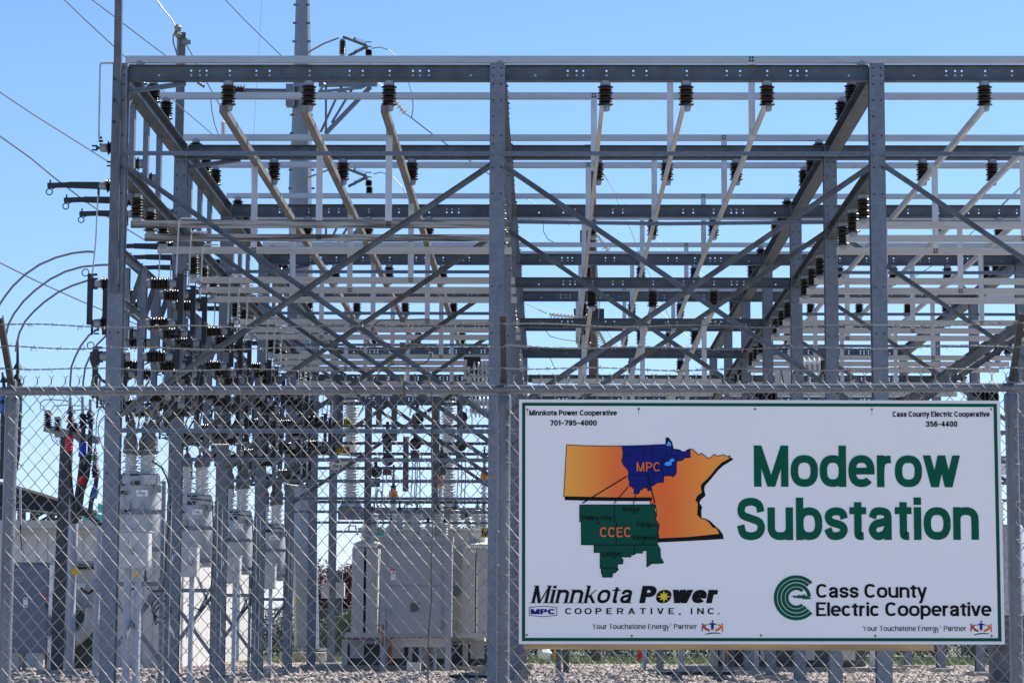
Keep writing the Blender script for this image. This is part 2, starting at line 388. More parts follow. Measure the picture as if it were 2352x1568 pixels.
# beams that run away from the viewer
for i, X in enumerate(XS):
    for k in range(6):
        y0, y1 = ZS[k] + .075, ZS[k + 1] - .075
        y0 += .03; y1 -= .03
        for z_, h_ in ((H, BD), (LO, LD)):
            if z_ == LO and i == 1 and k > 4: continue
            if vis_seg((X, y0, z_), (X, y1, z_)):
                MB().ext((X, y0, z_ + h_ / 2), (X, y1, z_ + h_ / 2), I_prof(h_, .20 if z_ == H else .17, .011, .008)).obj('long_beam', 'beam', frame)
    if i in (0, 2, 3):
        for k in range(5):
            y0, y1 = ZS[k] + .105, ZS[k + 1] - .105
            for z_ in (6.17, 5.49):
                if i == 0 and vis_seg((X, y0, z_), (X, y1, z_)):
                    MB().ext((X, y0, z_), (X, y1, z_), C_prof(.15, .06)).obj('switch_rail', 'steel', frame)
for a, b_ in (((-5.83, 33.0, 8.38), (-5.05, 33.02, 8.50)), ((-5.90, 38.6, 8.38), (-5.0, 38.62, 8.52)), ((-5.94, 33.1, 8.05), (-5.94, 33.7, 8.45)), ((-5.94, 49.95, 8.3), (-5.0, 49.97, 8.52))):
    MB().ext(a, b_, L_prof(.075, .008)).obj('knee_brace', 'steel', frame)
# heavy doubled diagonals in the right bay
for dy, dz in ((0, 0), (.0, -.24)):
    a = at(3600 * .5742, 1610 * .5742, 44.3); b_ = at(4180 * .5742, 1225 * .5742, 44.3)
    MB().ext(a + Vector((0, dy, dz)), b_ + Vector((0, dy, dz)), C_prof(.10, .06)).obj('heavy_brace', 'steel2', frame)
# lightning mast bolted to the left front column
MB().ext(at(258 + 5, 672, 32.86), at(274, -60, 32.86), L_prof(.10, .01)).obj('mast', 'steel2', frame)
for zz in (8.2, 7.9, 8.5):
    MB().lathe([(.02, 0), (.02, .03)], (XS[0] - .05, 32.78, zz), (0, -1, 0), 6).obj('bolt', 'dark', frame)
# switch operating posts hanging in the back of the left bay
for x_, t_, b_ in ((847, 1595, 2100), (1001, 1585, 2095), (780, 1600, 1790), (905, 1600, 1760), (930, 1740, 1960), (1003, 1625, 1890), (1055, 1590, 1760), (870, 1560, 1700)):
    p = at(x_, t_ * .5742, 60.2); q_ = at(x_, b_ * .5742, 60.2)
    MB().ext((p.x, 60.2 + (x_ % 7) * .08, q_.z), (p.x, 60.2 + (x_ % 7) * .08, p.z), rect(.17 if x_ in (847,) else .14, .12)).obj('hanging_post', 'steel2', frame)
for y_ in (1612, 1700, 1770, 1812, 1870, 2005):
    p = at(725, y_ * .5742, 60.9); q_ = at(1150, y_ * .5742, 60.9)
    MB().ext((XS[0] + .1, 61.0, p.z), (XS[1] - .1, 61.0, p.z), L_prof(.075, .01)).obj('strut', 'steel2', frame)

# ------------------------------------------------------------------ post insulators
def shed_prof(h, core, r1, r2, n, z0=0.):
    p = [(core, z0)]; st = h / n
    for i in range(n):
        r_ = r1 if i % 2 == 0 else r2; z = z0 + st * (i + .5)
        p += [(core, z - st * .34), (r_ * .95, z - st * .20), (r_, z - st * .04), (r_ * .96, z + st * .12), (core * 1.08, z + st * .34)]
    p.append((core, z0 + h)); return p
def cap_prof(r, z0, h, s_=1): return [(r * .9, z0), (r, z0 + s_ * .008), (r, z0 + s_ * h * .6), (r * .88, z0 + s_ * h)]
IH = .385
capA = MB().lathe([(.066, 0), (.068, -.012), (.068, -.055), (.056, -.062)], n=18).mesh('top_cap', M['cap'], True)
shA = MB().lathe([(r_, -z_) for r_, z_ in shed_prof(.262, .066, .102, .090, 7, .058)], n=22).mesh('porcelain', M['brown'], True)
capB = MB().lathe([(.058, -.318), (.064, -.33), (.058, -.375), (.05, -IH)], n=18).mesh('bottom_cap', M['cap'], True)
def insulator(loc, label, group, flip=False, name='post_insulator', rot=None):
    t_ = thing(name, label, 'insulator', loc, group)
    if flip: t_.rotation_euler = (math.pi, 0, rnd.random() * 3)
    if rot: t_.rotation_euler = rot
    t_.scale = (1.06, 1.06, 1.07)
    link('top_cap', capA, t_); link('porcelain', shA, t_); link('bottom_cap', capB, t_)
    return t_
PH = [1.485, 2.595, 3.705]
for k, Y in enumerate(ZS):
    for i in range(3):
        for j in range(3):
            p = (XS[i] + PH[j], Y, H)
            if seen(p, 10) and k < 6:
                insulator(p, f'brown insulator hanging under the {FR[k]} top beam, {BY[i]} bay, {ORD[j]} from left', 'insulators under the top beams')
            p = (XS[i] + PH[j], Y, LO)
            if i == 1 and 2 <= k <= 5 and seen(p, 10):
                insulator(p, f'brown insulator under the lower beam of the {FR[k]} frame, middle bay, {ORD[j]} from left', 'insulators under the lower beams')
NF = ['nearest', 'middle', 'farthest']
for k in range(6):
    for i, X in enumerate(XS):
        for j in range(3):
            p = (X, ZS[k] + DP[j], H + BD + IH)
            if k < 5 and seen(p, 5):
                insulator((p[0], p[1], H + BD), f'brown insulator standing on {LN[i]} roof beam behind {FR[k]} frame, {NF[j]} of three', 'insulators standing on the roof beams', True)
            p = (X, ZS[k] + DP[j], LO)
            if k < 5 and seen(p, 5):
                insulator(p, f'brown insulator below {LN[i]} lower beam behind {FR[k]} frame, {NF[j]} of three', 'insulators below the lower long beams').scale.z = 1.10
# ------------------------------------------------------------------ bus bars
def bar(a, b_, prof, label, m='alu', group=None, name='bus_bar', upv=(0, 0, 1)):
    return tag(MB().ext(a, b_, prof, upv).obj(name, m), label, 'bus bar', group)
bprof = C_prof(.10, .10, .007)
for k in range(5):
    for j in range(3):
        y = ZS[k] + DP[j]
        bar((-6.15, y, 9.175), (12.5, y, 9.175), rect(.095, .098) if k < 2 else rect(.09, .09), f'long aluminium bus bar on the roof behind the {FR[k]} frame, {NF[j]} of three', group='bus bars crossing the roof')
        nm_ = ('aluold', 'aluden', 'aluold')[j] if k == 0 else 'aluold'
        if k == 0 and j == 0: nm_ = 'aluden'
        bar((-6.02, y, 6.77), (-.60, y, 6.77), C_prof(.10, .08, .008, -1), f'weathered bus bar low in the left bay behind the {FR[k]} frame, {NF[j]} of three', nm_, 'lower bus bars of the left bay')
        bar((4.35, y, 6.77), (9.9, y, 6.77), C_prof(.10, .08, .008, -1), f'weathered bus bar low in the right bay behind the {FR[k]} frame, {NF[j]} of three', 'aluold', 'lower bus bars of the right bay')
for i in range(3):
    for j in range(3):
        X = XS[i] + PH[j]; s_ = -1 if i == 0 else 1
        bar((X - .055, ZS[0] - .12, 8.105), (X - .055, ZS[5] - .4, 8.105), rect(.10, .10) if i == 0 else rect(.052, .095), f'bus bar running away under the insulators of the {BY[i]} bay, {ORD[j]} from left', 'alulong' if i == 0 else 'aluold', 'long bus bars under the top beams')
        if i == 1: bar((X - .03, ZS[2] - .12, 6.79), (X - .03, ZS[5] + .3, 6.79), rect(.07, .10), f'lower bus bar running away in the middle bay, {ORD[j]} from left', 'aluold', 'long lower bus bars of the middle bay')
        for k in range(5):
            jj = 2 - j
            y = ZS[k] + DP[jj]
            if i != 1:
                jj = (2 - j) if i == 0 else j
                # the outer bays drop from the long bars to the lower cross bars
                jj = 2 - j; y = ZS[k] + DP[jj]
                a, b_ = (X - .09, y - .055, 8.13), (X - .09, y - .055, 6.82)
                lb = f'upright bar joining long bus bar {ORD[j]} from left to the one below, {BY[i]} bay, behind {FR[k]} frame'
            else:
                a, b_ = (X - .09, y - .055, 9.12), (X - .09, y - .055, 8.0)
                lb = f'upright bar from roof bus bar to long bar {ORD[j]} from left, middle bay, {FR[k]} frame'
            if vis_seg(a, b_, 4):
                if len(lb.split()) > 16: lb = f'upright bar on long bus bar {ORD[j]} from left, {BY[i]} bay, behind {FR[k]} frame'
                bar(a, b_, rect(.095, .012), lb, 'alup', f'upright bars of the {BY[i]} bay', 'riser_bar', (0, 1, 0))
            if i == 1 and k >= 2:
                a, b_ = (X - .09, y - .055, 6.82), (X - .09, y - .055, 5.7)
                if vis_seg(a, b_, 4):
                    bar(a, b_, rect(.095, .012), f'lower upright bar under long bar {ORD[j]} from left, middle bay, behind {FR[k]} frame', 'alup', 'lower upright bars of the middle bay', 'riser_bar', (0, 1, 0))
# lowest bars of the middle bay
for j in range(3):
    for k in (2, 3):
        y = ZS[k] + DP[j]
        bar((-.35, y, 5.66), (3.2, y, 5.66), rect(.09, .09), f'lowest bus bar of the middle bay behind the {FR[k]} frame, {NF[j]} of three', 'aluold', 'lowest bus bars of the middle bay')
# bolts that show on the bars
bb = MB()
for dx in (-.02, .02):
    for dz in (-.022, .022): bb.lathe([(.014, 0), (.014, .02)], (dx, 0, dz), (0, -1, 0), 6)
bbm = bb.mesh('bolts', M['dark'])
BARS = [o for o in COL.objects if o.name.startswith('bus_bar')]
def bar_bolts(X, y, z):
    for o in BARS:
        vs = o.data.vertices
        xs_ = [v.co.x for v in vs]; ys_ = [v.co.y for v in vs]; zs_ = [v.co.z for v in vs]
        if max(ys_) - min(ys_) < .2 and abs((max(ys_) + min(ys_)) / 2 - y) < .07 and abs((max(zs_) + min(zs_)) / 2 - z) < .07 and min(xs_) < X < max(xs_):
            q_ = link('bolts', bbm, o, (X, min(ys_) - .001, z)); q_['kind'] = 'stuff'; return
for k in range(5):
    for j in range(3):
        X = XS[0] + PH[j]; bar_bolts(X - .09, ZS[k] + DP[2 - j], 6.77)
        X = XS[1] + PH[j]; bar_bolts(X - .09, ZS[k] + DP[2 - j], 9.175)
        X = XS[2] + PH[j]; bar_bolts(X - .09, ZS[k] + DP[2 - j], 6.77)
# ------------------------------------------------------------------ disconnect switches of the left row
def switch(X, y, ztop, side, label, group, openb=False, post=True):
    """upright post with two insulators pointing out to side (-1 left, +1 right) and a black blade between them"""
    t_ = thing('disconnect_switch', label, 'switch', (X, y, 0), group); d = side; zb = ztop - .57 if not openb else ztop - .55
    if post: MB().ext((0, 0, zb - .22), (0, 0, ztop + .22 + (.45 if openb else 0)), C_prof(.15, .075, .008, -side), (0, 1, 0)).obj('post', 'steel', t_)
    L = .115
    for z in (ztop, zb):
        o_ = link('insulator', shA, t_, (d * .04, 0, z)); o_.rotation_euler = (0, R(90) * -d, 0)
        if d > 0: o_.rotation_euler = (0, R(-90), 0)
        else: o_.rotation_euler = (0, R(90), 0)
        MB().lathe([(.066, 0), (.068, .06), (.058, .065)], (d * .035, 0, z), (d, 0, 0), 14).obj('cap', 'cap', t_, True)
        MB().lathe([(.058, 0), (.064, .012), (.058, .09), (.045, .10)], (d * .36, 0, z), (d, 0, 0), 14).obj('cap', 'cap', t_, True)
    xe = d * .46
    if not openb:
        mb = MB(); mb.ext((xe + d * .065, 0, zb - .02), (xe + d * .065, 0, ztop + .14), rect(.075, .06), (0, 1, 0), ); mb.obj('blade', 'dark', t_)
        mb = MB(); mb.box((xe - d * .01, 0, ztop), (.06, .05, .16)); mb.box((xe + d * .02, 0, ztop + .13), (.1, .03, .03)); mb.box((xe - d * .01, 0, zb), (.06, .07, .09)); mb.box((xe + d * .02, -.03, zb - .09), (.03, .03, .16))
        for q_ in range(3): mb.box((xe - d * .04, 0, zb - .05 - q_ * .05), (.07, .03, .02))
        mb.obj('jaw', 'dark', t_)
        rx = xe + d * .14
        MB().tube([(rx + .05 * math.cos(a_ * math.pi / 7), 0, ztop + .16 + .05 * math.sin(a_ * math.pi / 7)) for a_ in range(15)], .008, 5).obj('hook_ring', 'dark', t_)
    else:
        mb = MB(); mb.box((xe, 0, ztop), (.12, .04, .035)); mb.box((xe + d * .08, 0, ztop + .03), (.08, .03, .02)); mb.box((xe + d * .08, 0, ztop - .03), (.08, .03, .02))
        for q_ in range(3): mb.box((xe + .005, 0, ztop + .05 + q_ * .05), (.03 if q_ != 1 else .06, .03, .03))
        mb.obj('jaw', 'dark', t_)
        mb = MB(); mb.ext((xe - .02 * d, 0, zb), (xe + d * .45, 0, zb + .01), [(-.028, -.05), (.028, -.05), (.028, .05), (-.028, .05)], prof1=[(-.028, -.042), (.028, -.042), (.028, .042), (-.028, .042)])
        mb.ext((xe + d * .45, 0, zb + .01), (xe + d * .745, 0, zb + .0), rect(.06, .07)); mb.box((xe + d * .71, 0, zb + .06), (.02, .02, .05))
        mb.box((xe - .01, 0, zb - .10), (.03, .03, .16)); mb.obj('blade', 'dark', t_)
        rx, rz = xe + d * .72, zb - .09
        MB().tube([(rx + .045 * math.cos(a_ * math.pi / 7), 0, rz + .045 * math.sin(a_ * math.pi / 7)) for a_ in range(15)], .009, 5).obj('hook_ring', 'dark', t_)
        MB().add([(rx + .03 * d * -1, -.01, rz + .03), (rx - .12 * d, -.01, rz + .07), (rx - .05 * d, -.01, rz + .06), (rx + .03 * d * -1, .01, rz + .03), (rx - .12 * d, .01, rz + .07), (rx - .05 * d, .01, rz + .06)], [(0, 1, 2), (5, 4, 3), (0, 3, 4, 1), (1, 4, 5, 2), (2, 5, 3, 0)]).obj('hook', 'dark', t_)
    return t_
for k in range(5):
    for j in range(3):
        y = ZS[k] + DP[j]
        if k == 0:
            switch(-6.03, y, 7.88, -1, f'open black switch blade pointing left high on the front left column, {("topmost", "middle", "lowest")[j]} of three', 'open switches at the upper left', True)
        elif k < 4:
            switch(-6.03, y, 7.88, -1, f'upper left switch on its post behind the {FR[k]} frame, {NF[j]} of three', 'upper switches behind the front ones', True)
        switch(-6.06, y, 5.91, -1, f'black switch with two brown insulators facing left behind the {FR[k]} frame, {NF[j]} of three', 'lower switches facing left')
        switch(-5.81, y, 5.91, 1, f'black switch with two brown insulators facing right behind the {FR[k]} frame, {NF[j]} of three', 'lower switches facing right')
        # rods that hook over the lower bus bars and drop to the switches
        x0 = -5.81 + .47
        mb = MB(); mb.tube([(x0 + .26, y - .09, 6.84), (x0 + .05, y - .09, 6.84), (x0 + .02, y - .09, 6.80), (x0 - .01, y - .06, 6.02)], .012, 6)
        tag(mb.obj('jumper_rod', 'alu'), f'thin bent rod from lower bus bar to switch behind {FR[k]} frame, {NF[j]} of three', 'rod', 'bent rods down to the switches')
        x0 = -6.03 - .47
        mb = MB(); mb.tube([(x0, y - .03, 7.2), (x0 - .02, y - .03, 6.5), (x0 - .06, y - .02, 5.98)], .011, 6)
        if k: tag(mb.obj('jumper_rod', 'alu'), f'thin upright rod on the outer side behind the {FR[k]} frame, {NF[j]} of three', 'rod', 'upright rods outside the left row')
        else: tag(mb.obj('jumper_rod', 'alu'), f'bright upright rod from an open switch down beside the front left column, {NF[j]} of three', 'rod', 'upright rods outside the left row')
        # slanting plates bracing the posts
        q_ = MB().ext((-6.06, y + .12, 5.50), (-5.84, y + .12, 6.16), rect(.09, .012), (0, 1, 0)); q_.obj('gusset', 'steel', frame)
# third tier of switches, lower down, pointing right
for k in range(4):
    for j in range(3):
        y = ZS[k] + DP[j]
        for sd2 in (1, -1):
            switch(-5.90 + .06 * sd2, y, 4.86, sd2, f'lowest tier switch facing {"right" if sd2 > 0 else "left"} behind the {FR[k]} frame, {NF[j]} of three', 'lowest tier of switches', False, sd2 > 0)
# ------------------------------------------------------------------ voltage regulators in the left row
porc = lambda n_, h_, r1, r2, core: MB().lathe(shed_prof(h_, core, r1, r2, n_), n=16)
shG = MB().lathe(shed_prof(.50, .055, .105, .075, 10), n=18).mesh('porcelain', M['grey'], True)
def boot_mesh():
    mb = MB(); mb.lathe([(.115, 0), (.13, .05), (.115, .14), (.105, .17), (.12, .22), (.11, .34), (.07, .42), (.075, .50), (.08, .60), (.05, .70), (.02, .74)], n=12)
    mb.box((.03, -.09, .08), (.14, .05, .07), .2); return mb.mesh('cover', M['boot'], True)
bootm = boot_mesh()
def regulator(k, label):
    Y = ZS[k] + 2.75; X = -6.02
    t_ = thing('voltage_regulator', label, 'regulator', (X, Y, 0), 'pole regulators standing in the left row')
    # body
    zt = 3.05; zb_ = 2.06
    MB().lathe([(.30, zb_), (.315, zb_ + .02), (.315, zt - .05), (.31, zt)], n=28).obj('tank', 'tank', t_, True)
    mb = MB(); mb.lathe([(.325, zt), (.325, zt + .03), (.30, zt + .07), (.29, zt + .20), (.25, zt + .24)], n=24)
    mb.box((.19, -.24, zt + .12), (.24, .14, .14)); mb.box((-.20, -.2, zt + .12), (.2, .16, .12)); mb.obj('lid', 'tank', t_, True)
    mb = MB()
    for z in (1.66, 2.16, 2.70): mb.box((0, -.335, z), (.78, .03, .065))
    for x_ in (-.40, .40):
        mb.ext((x_, -.30, .15), (x_, -.30, zt + .1), C_prof(.09, .05, .007), (0, 1, 0))
        mb.ext((x_, .30, .15), (x_, .30, zt + .1), C_prof(.09, .05, .007), (0, 1, 0))
    mb.box((0, .3, 2.16), (.78, .03, .065)); mb.obj('support_rack', 'steel', t_)
    mb = MB()
    for s_ in (-1, 1): mb.ext((-.4 * s_, -.315 + .012 * s_, 1.62), (.4 * s_, -.315 + .012 * s_, .55), rect(.008, .06), (0, 0, 1))
    mb.obj('rack_brace', 'steel', t_)
    mb = MB(); mb.box((-.12, -.325, zt - .28), (.08, .05, .14)); mb.box((.10, -.322, zt - .27), (.05, .04, .12)); mb.box((-.02, -.35, 2.4), (.07, .05, .1)); mb.obj('bracket', 'cap', t_)
    MB().add([(.0, -.322, zt - .12), (.17, -.322, zt - .12), (.17, -.322, zt - .03), (.0, -.322, zt - .03), (.0, -.300, zt - .12), (.17, -.300, zt - .12), (.17, -.300, zt - .03), (.0, -.300, zt - .03)], [(0, 1, 2, 3), (3, 2, 6, 7), (1, 5, 6, 2), (0, 3, 7, 4), (0, 4, 5, 1), (7, 6, 5, 4)]).obj('number_plate', 'white', t_)
    for q_, (bx, by) in enumerate(((-.13, -.14), (.17, -.12), (.04, .18))):
        b_ = link('bushing', shG, t_, (bx, by, zt + .20))
        if k == 0: b_.scale = (1.1, 1.1, .85)
        if k != 1:
            c_ = link('cover', bootm, b_, (0, 0, .36 if k == 0 else .42)); c_.scale = (.80, .80, .80)
        else:
            MB().lathe([(.09, 0), (.10, .06), (.06, .16), (.02, .22)], n=10).obj('cover', 'boot', b_, True, (0, 0, .5))
        pass
    return t_
for k, lb in enumerate(('largest grey regulator tank nearest the camera with plump grey bushing covers', 'grey regulator tank with tall bare white ribbed bushings behind the second frame', 'grey regulator tank under a pointed grey cover in the third bay back', 'small grey regulator tank farthest back in the left row')):
    regulator(k, lb)
for k in range(4):
    n_ = 0
    for j in range(3):
        for (bx, by) in ((-.13, -.14), (.17, -.12), (.04, .18)):
            if (j + n_) % 3 == 2 and k > 0: n_ += 1; continue
            n_ += 1; a = Vector((-6.02 + bx, ZS[k] + 2.75 + by, 4.12 if k != 1 else 4.0)); s_ = (-1, 1)[n_ % 2]
            b_ = Vector((-5.95 + s_ * (.46 + .1 * (n_ % 2)), ZS[k] + DP[j] - .03, 4.42))
            bul = Vector((s_ * rnd.uniform(.05, .30), rnd.uniform(-.1, .1), rnd.uniform(-.25, .15))); m1 = a.lerp(b_, .3) + bul * .8 + Vector((0, 0, .1)); m2 = a.lerp(b_, .72) + bul
            P = [a - Vector((0, 0, .05)), a + Vector((bul.x * .2, 0, .12)), m1, m2, b_ - Vector((0, 0, .15)), b_ + Vector((0, 0, .1))]; Q = []
            for i in range(len(P) - 1):
                w0, w1, w2, w3 = P[max(i - 1, 0)], P[i], P[i + 1], P[min(i + 2, len(P) - 1)]
                for q_ in range(4):
                    t_ = q_ / 4; Q.append(.5 * ((2 * w1) + (w2 - w0) * t_ + (2 * w0 - 5 * w1 + 4 * w2 - w3) * t_ ** 2 + (-w0 + 3 * w1 - 3 * w2 + w3) * t_ ** 3))
            kk = 'black' if n_ % 3 == 1 else 'wire'
            tag(MB().tube(Q + [P[-1]], .017 if kk == 'wire' else .021, 6).obj('bushing_lead', kk), f'{"black" if kk == "black" else "bare"} lead curving from the {("left front", "right front", "rear")[((-.13, -.14), (.17, -.12), (.04, .18)).index((bx, by))]} bushing, {FR[k]} frame regulator, to {NF[j]} switch', 'cable', f'leads above the regulator behind the {FR[k]} frame')
    # hardware crowded on the lid
    t_ = COL.objects['voltage_regulator' + ('' if k == 0 else '.%03d' % k)]
    for (bx, by, bz, sx_, sy_, sz_, mk) in ((.20, -.30, 3.17, .17, .10, .13, 'box'), (-.02, -.31, 3.12, .12, .06, .06, 'dark'), (-.27, -.24, 3.16, .10, .1, .16, 'dark'), (.05, -.28, 3.24, .30, .03, .03, 'black'), (.30, -.2, 3.04, .1, .1, .1, 'cap'), (-.2, -.33, 2.98, .16, .03, .05, 'dark')):
        MB().box((bx, by, bz), (sx_, sy_, sz_)).obj('lid_fitting', mk, t_)
    o_ = link('bushing', shG, t_, (-.16, .2, 3.22)); o_.scale = (1, 1, .8)
    q_ = link('cover', bootm, o_, (0, 0, .4)); q_.scale = (.7, .7, .8)
# tag lettering on the near regulator comes with the other lettering
# control boxes with their conduits, one in front of each regulator
for k in range(4):
    Y = ZS[k] + 1.45; c = at(308, 1263, 34.45); X = c.x - (.0 if k == 0 else .03)
    t_ = thing('control_box', ('large pale control box beside the front left column' if k == 0 else f'small pale control box on the regulator rack behind the {FR[k]} frame'), 'control box', (X, Y, 0), 'regulator control boxes')
    wb, hb, db = (.455, .51, .28) if k == 0 else (.27, .50, .26)
    zc = c.z
    MB().box((0, 0, zc), (wb, db, hb)).obj('case', 'box', t_)
    mb = MB(); mb.box((0, -db / 2 - .012, zc), (wb - .02, .024, hb - .02)); mb.obj('door', 'box', t_)
    mb = MB(); mb.box((0, 0, zc + hb / 2 + .008), (wb + .03, db + .06, .014)); mb.obj('rain_lip', 'box', t_)
    for q_, cx in enumerate((-.085, .06) if k == 0 else (.03,)):
        MB().lathe([(.045, -.1), (.045, zc - hb / 2)], (X + cx, Y + .02, 0), (0, 0, 1), 12)
        o_ = MB().lathe([(.052, -.05), (.052, .9), (.058, .905), (.058, 1.0), (.052, 1.005), (.052, zc - hb / 2)] if k == 0 else [(.042, -.05), (.042, 1.0), (.048, 1.005), (.048, 1.07), (.042, 1.075), (.042, zc - hb / 2)], (X + cx, Y + .02, 0), (0, 0, 1), 14).obj('conduit', 'pvc', None, True)
        tag(o_, (f'pale vertical conduit below the large control box, {("left", "right")[q_]} of two' if k == 0 else f'vertical conduit under the small control box behind the {FR[k]} frame'), 'conduit', 'conduits of the regulator controls')
# wall-side flat braces crossing low between the columns
for k in range(3):
    for s_ in (0, 1):
        y = ZS[k] + .6; X = -5.9
        a = (X + .05, y + .3, (2.2, .9)[s_]); b_ = (X + .05 + .0, y + 4.6, (.9, 2.2)[s_])
        MB().ext(a, b_, rect(.01, .08), (0, 0, 1)).obj('low_brace', 'steel', frame)
# coiled hose and control cables
def coil(c, r, n, label):
    pts = [(c[0] + r * (1 + .12 * math.sin(a * .37)) * math.cos(a), c[1] + .01 * a, c[2] + r * 1.15 * math.sin(a) - .012 * a) for a in [i * .35 for i in range(n)]]
    pts = [(c[0] + .02, c[1], c[2] + .7)] + [(c[0] + r * .9, c[1], c[2] + .35)] + pts
    tag(MB().tube(pts, .014, 6).obj('coiled_cable', 'black'), label, 'cable')
p = at(370, 1387, 36.2); coil(p, .13, 48, 'black control cable coiled in loops on the second left column')
p = at(232, 1392, 35.0)
for k in range(1, 4):
    c = at(0, 0, ZS[k] + 2.9); x0 = -5.55; y0 = ZS[k] + 2.4
    pts = [(x0 - .5, y0, 3.2), (x0 - .12, y0 - .1, 3.15), (x0 - .08, y0 - .1, 2.6), (x0 - .10, y0 - .1, 1.9), (x0 - .12, y0 - .1, 1.5), (x0 - .28, y0 - .1, 1.33), (x0 - .5, y0 - .1, 1.42)]
    tag(MB().tube([Vector(a) for a in pts], .014, 6).obj('control_cable', 'black'), f'black control cable drooping beside the regulator behind the {FR[k]} frame', 'cable', 'black control cables')
pts = [(at(1375 / 2.138 * .5742, (2000 + y_ / 2.138) * .5742, 35.4) + Vector((dx, 0, 0))) for y_, dx in ((-200, .03), (-60, .06), (40, .03), (260, .02), (420, .05), (600, .02), (700, 0))]
pts2 = [at(x_ / 2.138 * .5742, (2000 + y_ / 2.138) * .5742, 34.8) for x_, y_ in ((1190, 600), (1190, 680), (1170, 740), (1120, 765))]
tag(MB().tube(pts2, .014, 6).obj('control_cable', 'black'), 'short black cable curling under the large control box', 'cable')
pts3 = [at(x_ / 2.138 * .5742, (2000 + y_ / 2.138) * .5742, 34.8) for x_, y_ in ((1245, 600), (1240, 690), (1270, 755), (1320, 775), (1395, 775), (1412, 640), (1420, 400), (1455, 150), (1462, -60), (1425, -200), (1380, -280), (1300, -340))]
tag(MB().tube(pts3, .014, 6).obj('control_cable', 'black'), 'black cable rising from the large control box up to the regulator lid', 'cable')

# ------------------------------------------------------------------ tall dead-end pole
tp = thing('steel_pole', 'tall tapered many-sided steel pole rising above the whole frame', 'pole')
base = at(704, 1512, 77); top = at(696, -70, 77); mid = at(690, 420, 77)
base.z = .45
px = lambda d: d / 5612 * 77
prof = [(px(29), base), (px(28.5), at(697, 1050, 77)), (px(28), at(691, 610, 77)), (px(27), mid), (px(24), at(693, 300, 77)), (px(20), at(695, 130, 77)), (px(15), top)]
mb = MB()
for i, (r_, p) in enumerate(prof):
    for q_ in range(12):
        a = 2 * math.pi * (q_ + .5) / 12; mb.v.append((p.x + r_ * math.cos(a), p.y + r_ * math.sin(a), p.z))
for i in range(len(prof) - 1):
    for q_ in range(12):
        a, b_ = i * 12 + q_, i * 12 + (q_ + 1) % 12; mb.f.append((a, b_, b_ + 12, a + 12))
mb.obj('shaft', 'poly', tp)
MB().lathe([(.62, .38), (.62, .46)], (base.x, 77, 0), (0, 0, 1), 12).obj('base_plate', 'poly', tp)
MB().lathe([(.85, -.3), (.85, .32), (.83, .34)], (base.x, 77, 0), (0, 0, 1), 24).obj('foundation', 'conc', tp, True)
mb = MB()
for q_ in range(12):
    a = 2 * math.pi * q_ / 12; mb.lathe([(.03, .33), (.03, .52)], (base.x + .54 * math.cos(a), 77 + .54 * math.sin(a), 0), (0, 0, 1), 6)
mb.obj('anchor_bolts', 'steel2', tp)['kind'] = 'stuff'
mb = MB()
for q_ in range(22):
    y_ = 15 + q_ * 42; f_ = min(1, max(0, (y_) / 420)); hw = px(15 + 12 * f_); c_ = at(694, y_, 77)
    for s_ in (-1, 1): mb.box((c_.x + s_ * hw, 76.8, c_.z), (.10, .05, .06))
mb.obj('climbing_lugs', 'steel2', tp)['kind'] = 'stuff'
Z5 = zx(1000, 0, 2.138)
def P5(x, y, Y=77): return at(*Z5(x, y), Y)
# cross arms of the pole
def arm(y_shift, label):
    sh = lambda x, y, Y=76.2: P5(x, y + y_shift, Y)
    t_ = link('arm', None, tp); t_['label'] = label
    mb = MB()
    for a, b_, w_ in (((590, 725), (1088, 720), .14), ((590, 790), (640, 715), .07), ((600, 785), (960, 750), .08), ((650, 715), (650, 1140), .07), ((800, 705), (605, 1130), .07), ((870, 770), (700, 1050), .07), ((1030, 745), (645, 1145), .13), ((870, 705), (980, 740), .1), ((700, 770), (830, 790), .06)):
        mb.ext(sh(*a), sh(*b_, 76.0), rect(w_, w_), (0, 1, 0))
    mb.obj('truss', 'steel', t_)
    for (x_, y0_, y1_) in ((790, 480, 335), (815, 700, 560), (1015, 480, 425), (1020, 545, 480)):
        a, b_ = sh(x_, y0_), sh(x_, y1_); hh = b_.z - a.z
        MB().lathe(shed_prof(hh * .8, .05, .11, .11, 9, hh * .1) , a, (0, 0, 1), 12).obj('insulator', 'brown', t_, True)
        MB().lathe([(.08, 0), (.08, hh * .1)], a, (0, 0, 1), 10).obj('cap', 'cap', t_, True); MB().lathe([(.07, hh * .9), (.07, hh)], a, (0, 0, 1), 10).obj('cap', 'cap', t_, True)
    mb = MB(); mb.rod(sh(795, 315), sh(1000, 395), .045); mb.rod(sh(990, 405), sh(840, 480), .045); mb.rod(sh(895, 320), sh(895, 350), .03)
    mb.rod(sh(975, 375), sh(1000, 420), .06); mb.rod(sh(985, 360), sh(1040, 360), .018); mb.rod(sh(1000, 395), sh(1040, 402), .02); mb.rod(sh(895, 470), sh(900, 430), .02)
    mb.obj('switch_arm', 'steel2', t_)
    mb = MB()
    for q_ in range(4): mb.rod(sh(897, 322 + q_ * 8), sh(980, 350 + q_ * 8), .006, 4); mb.rod(sh(897, 430 + q_ * 8), sh(970, 400 + q_ * 8), .006, 4)
    mb.obj('whisker_wires', 'wire', t_)['kind'] = 'stuff'
arm(0, 'lattice bracket with black insulators and switch rods at the pole top'); arm(1115, 'second lattice bracket with switch rods lower on the tall pole')
ca = link('side_arm', None, tp)
MB().tube([P5(345, 790), P5(300, 785), P5(0, 782), P5(-100, 777)], .10, 8).obj('tube', 'pipe', ca, True)
MB().box(P5(345, 820, 76.6), (.25, .4, .7)).obj('clamp', 'steel', ca)
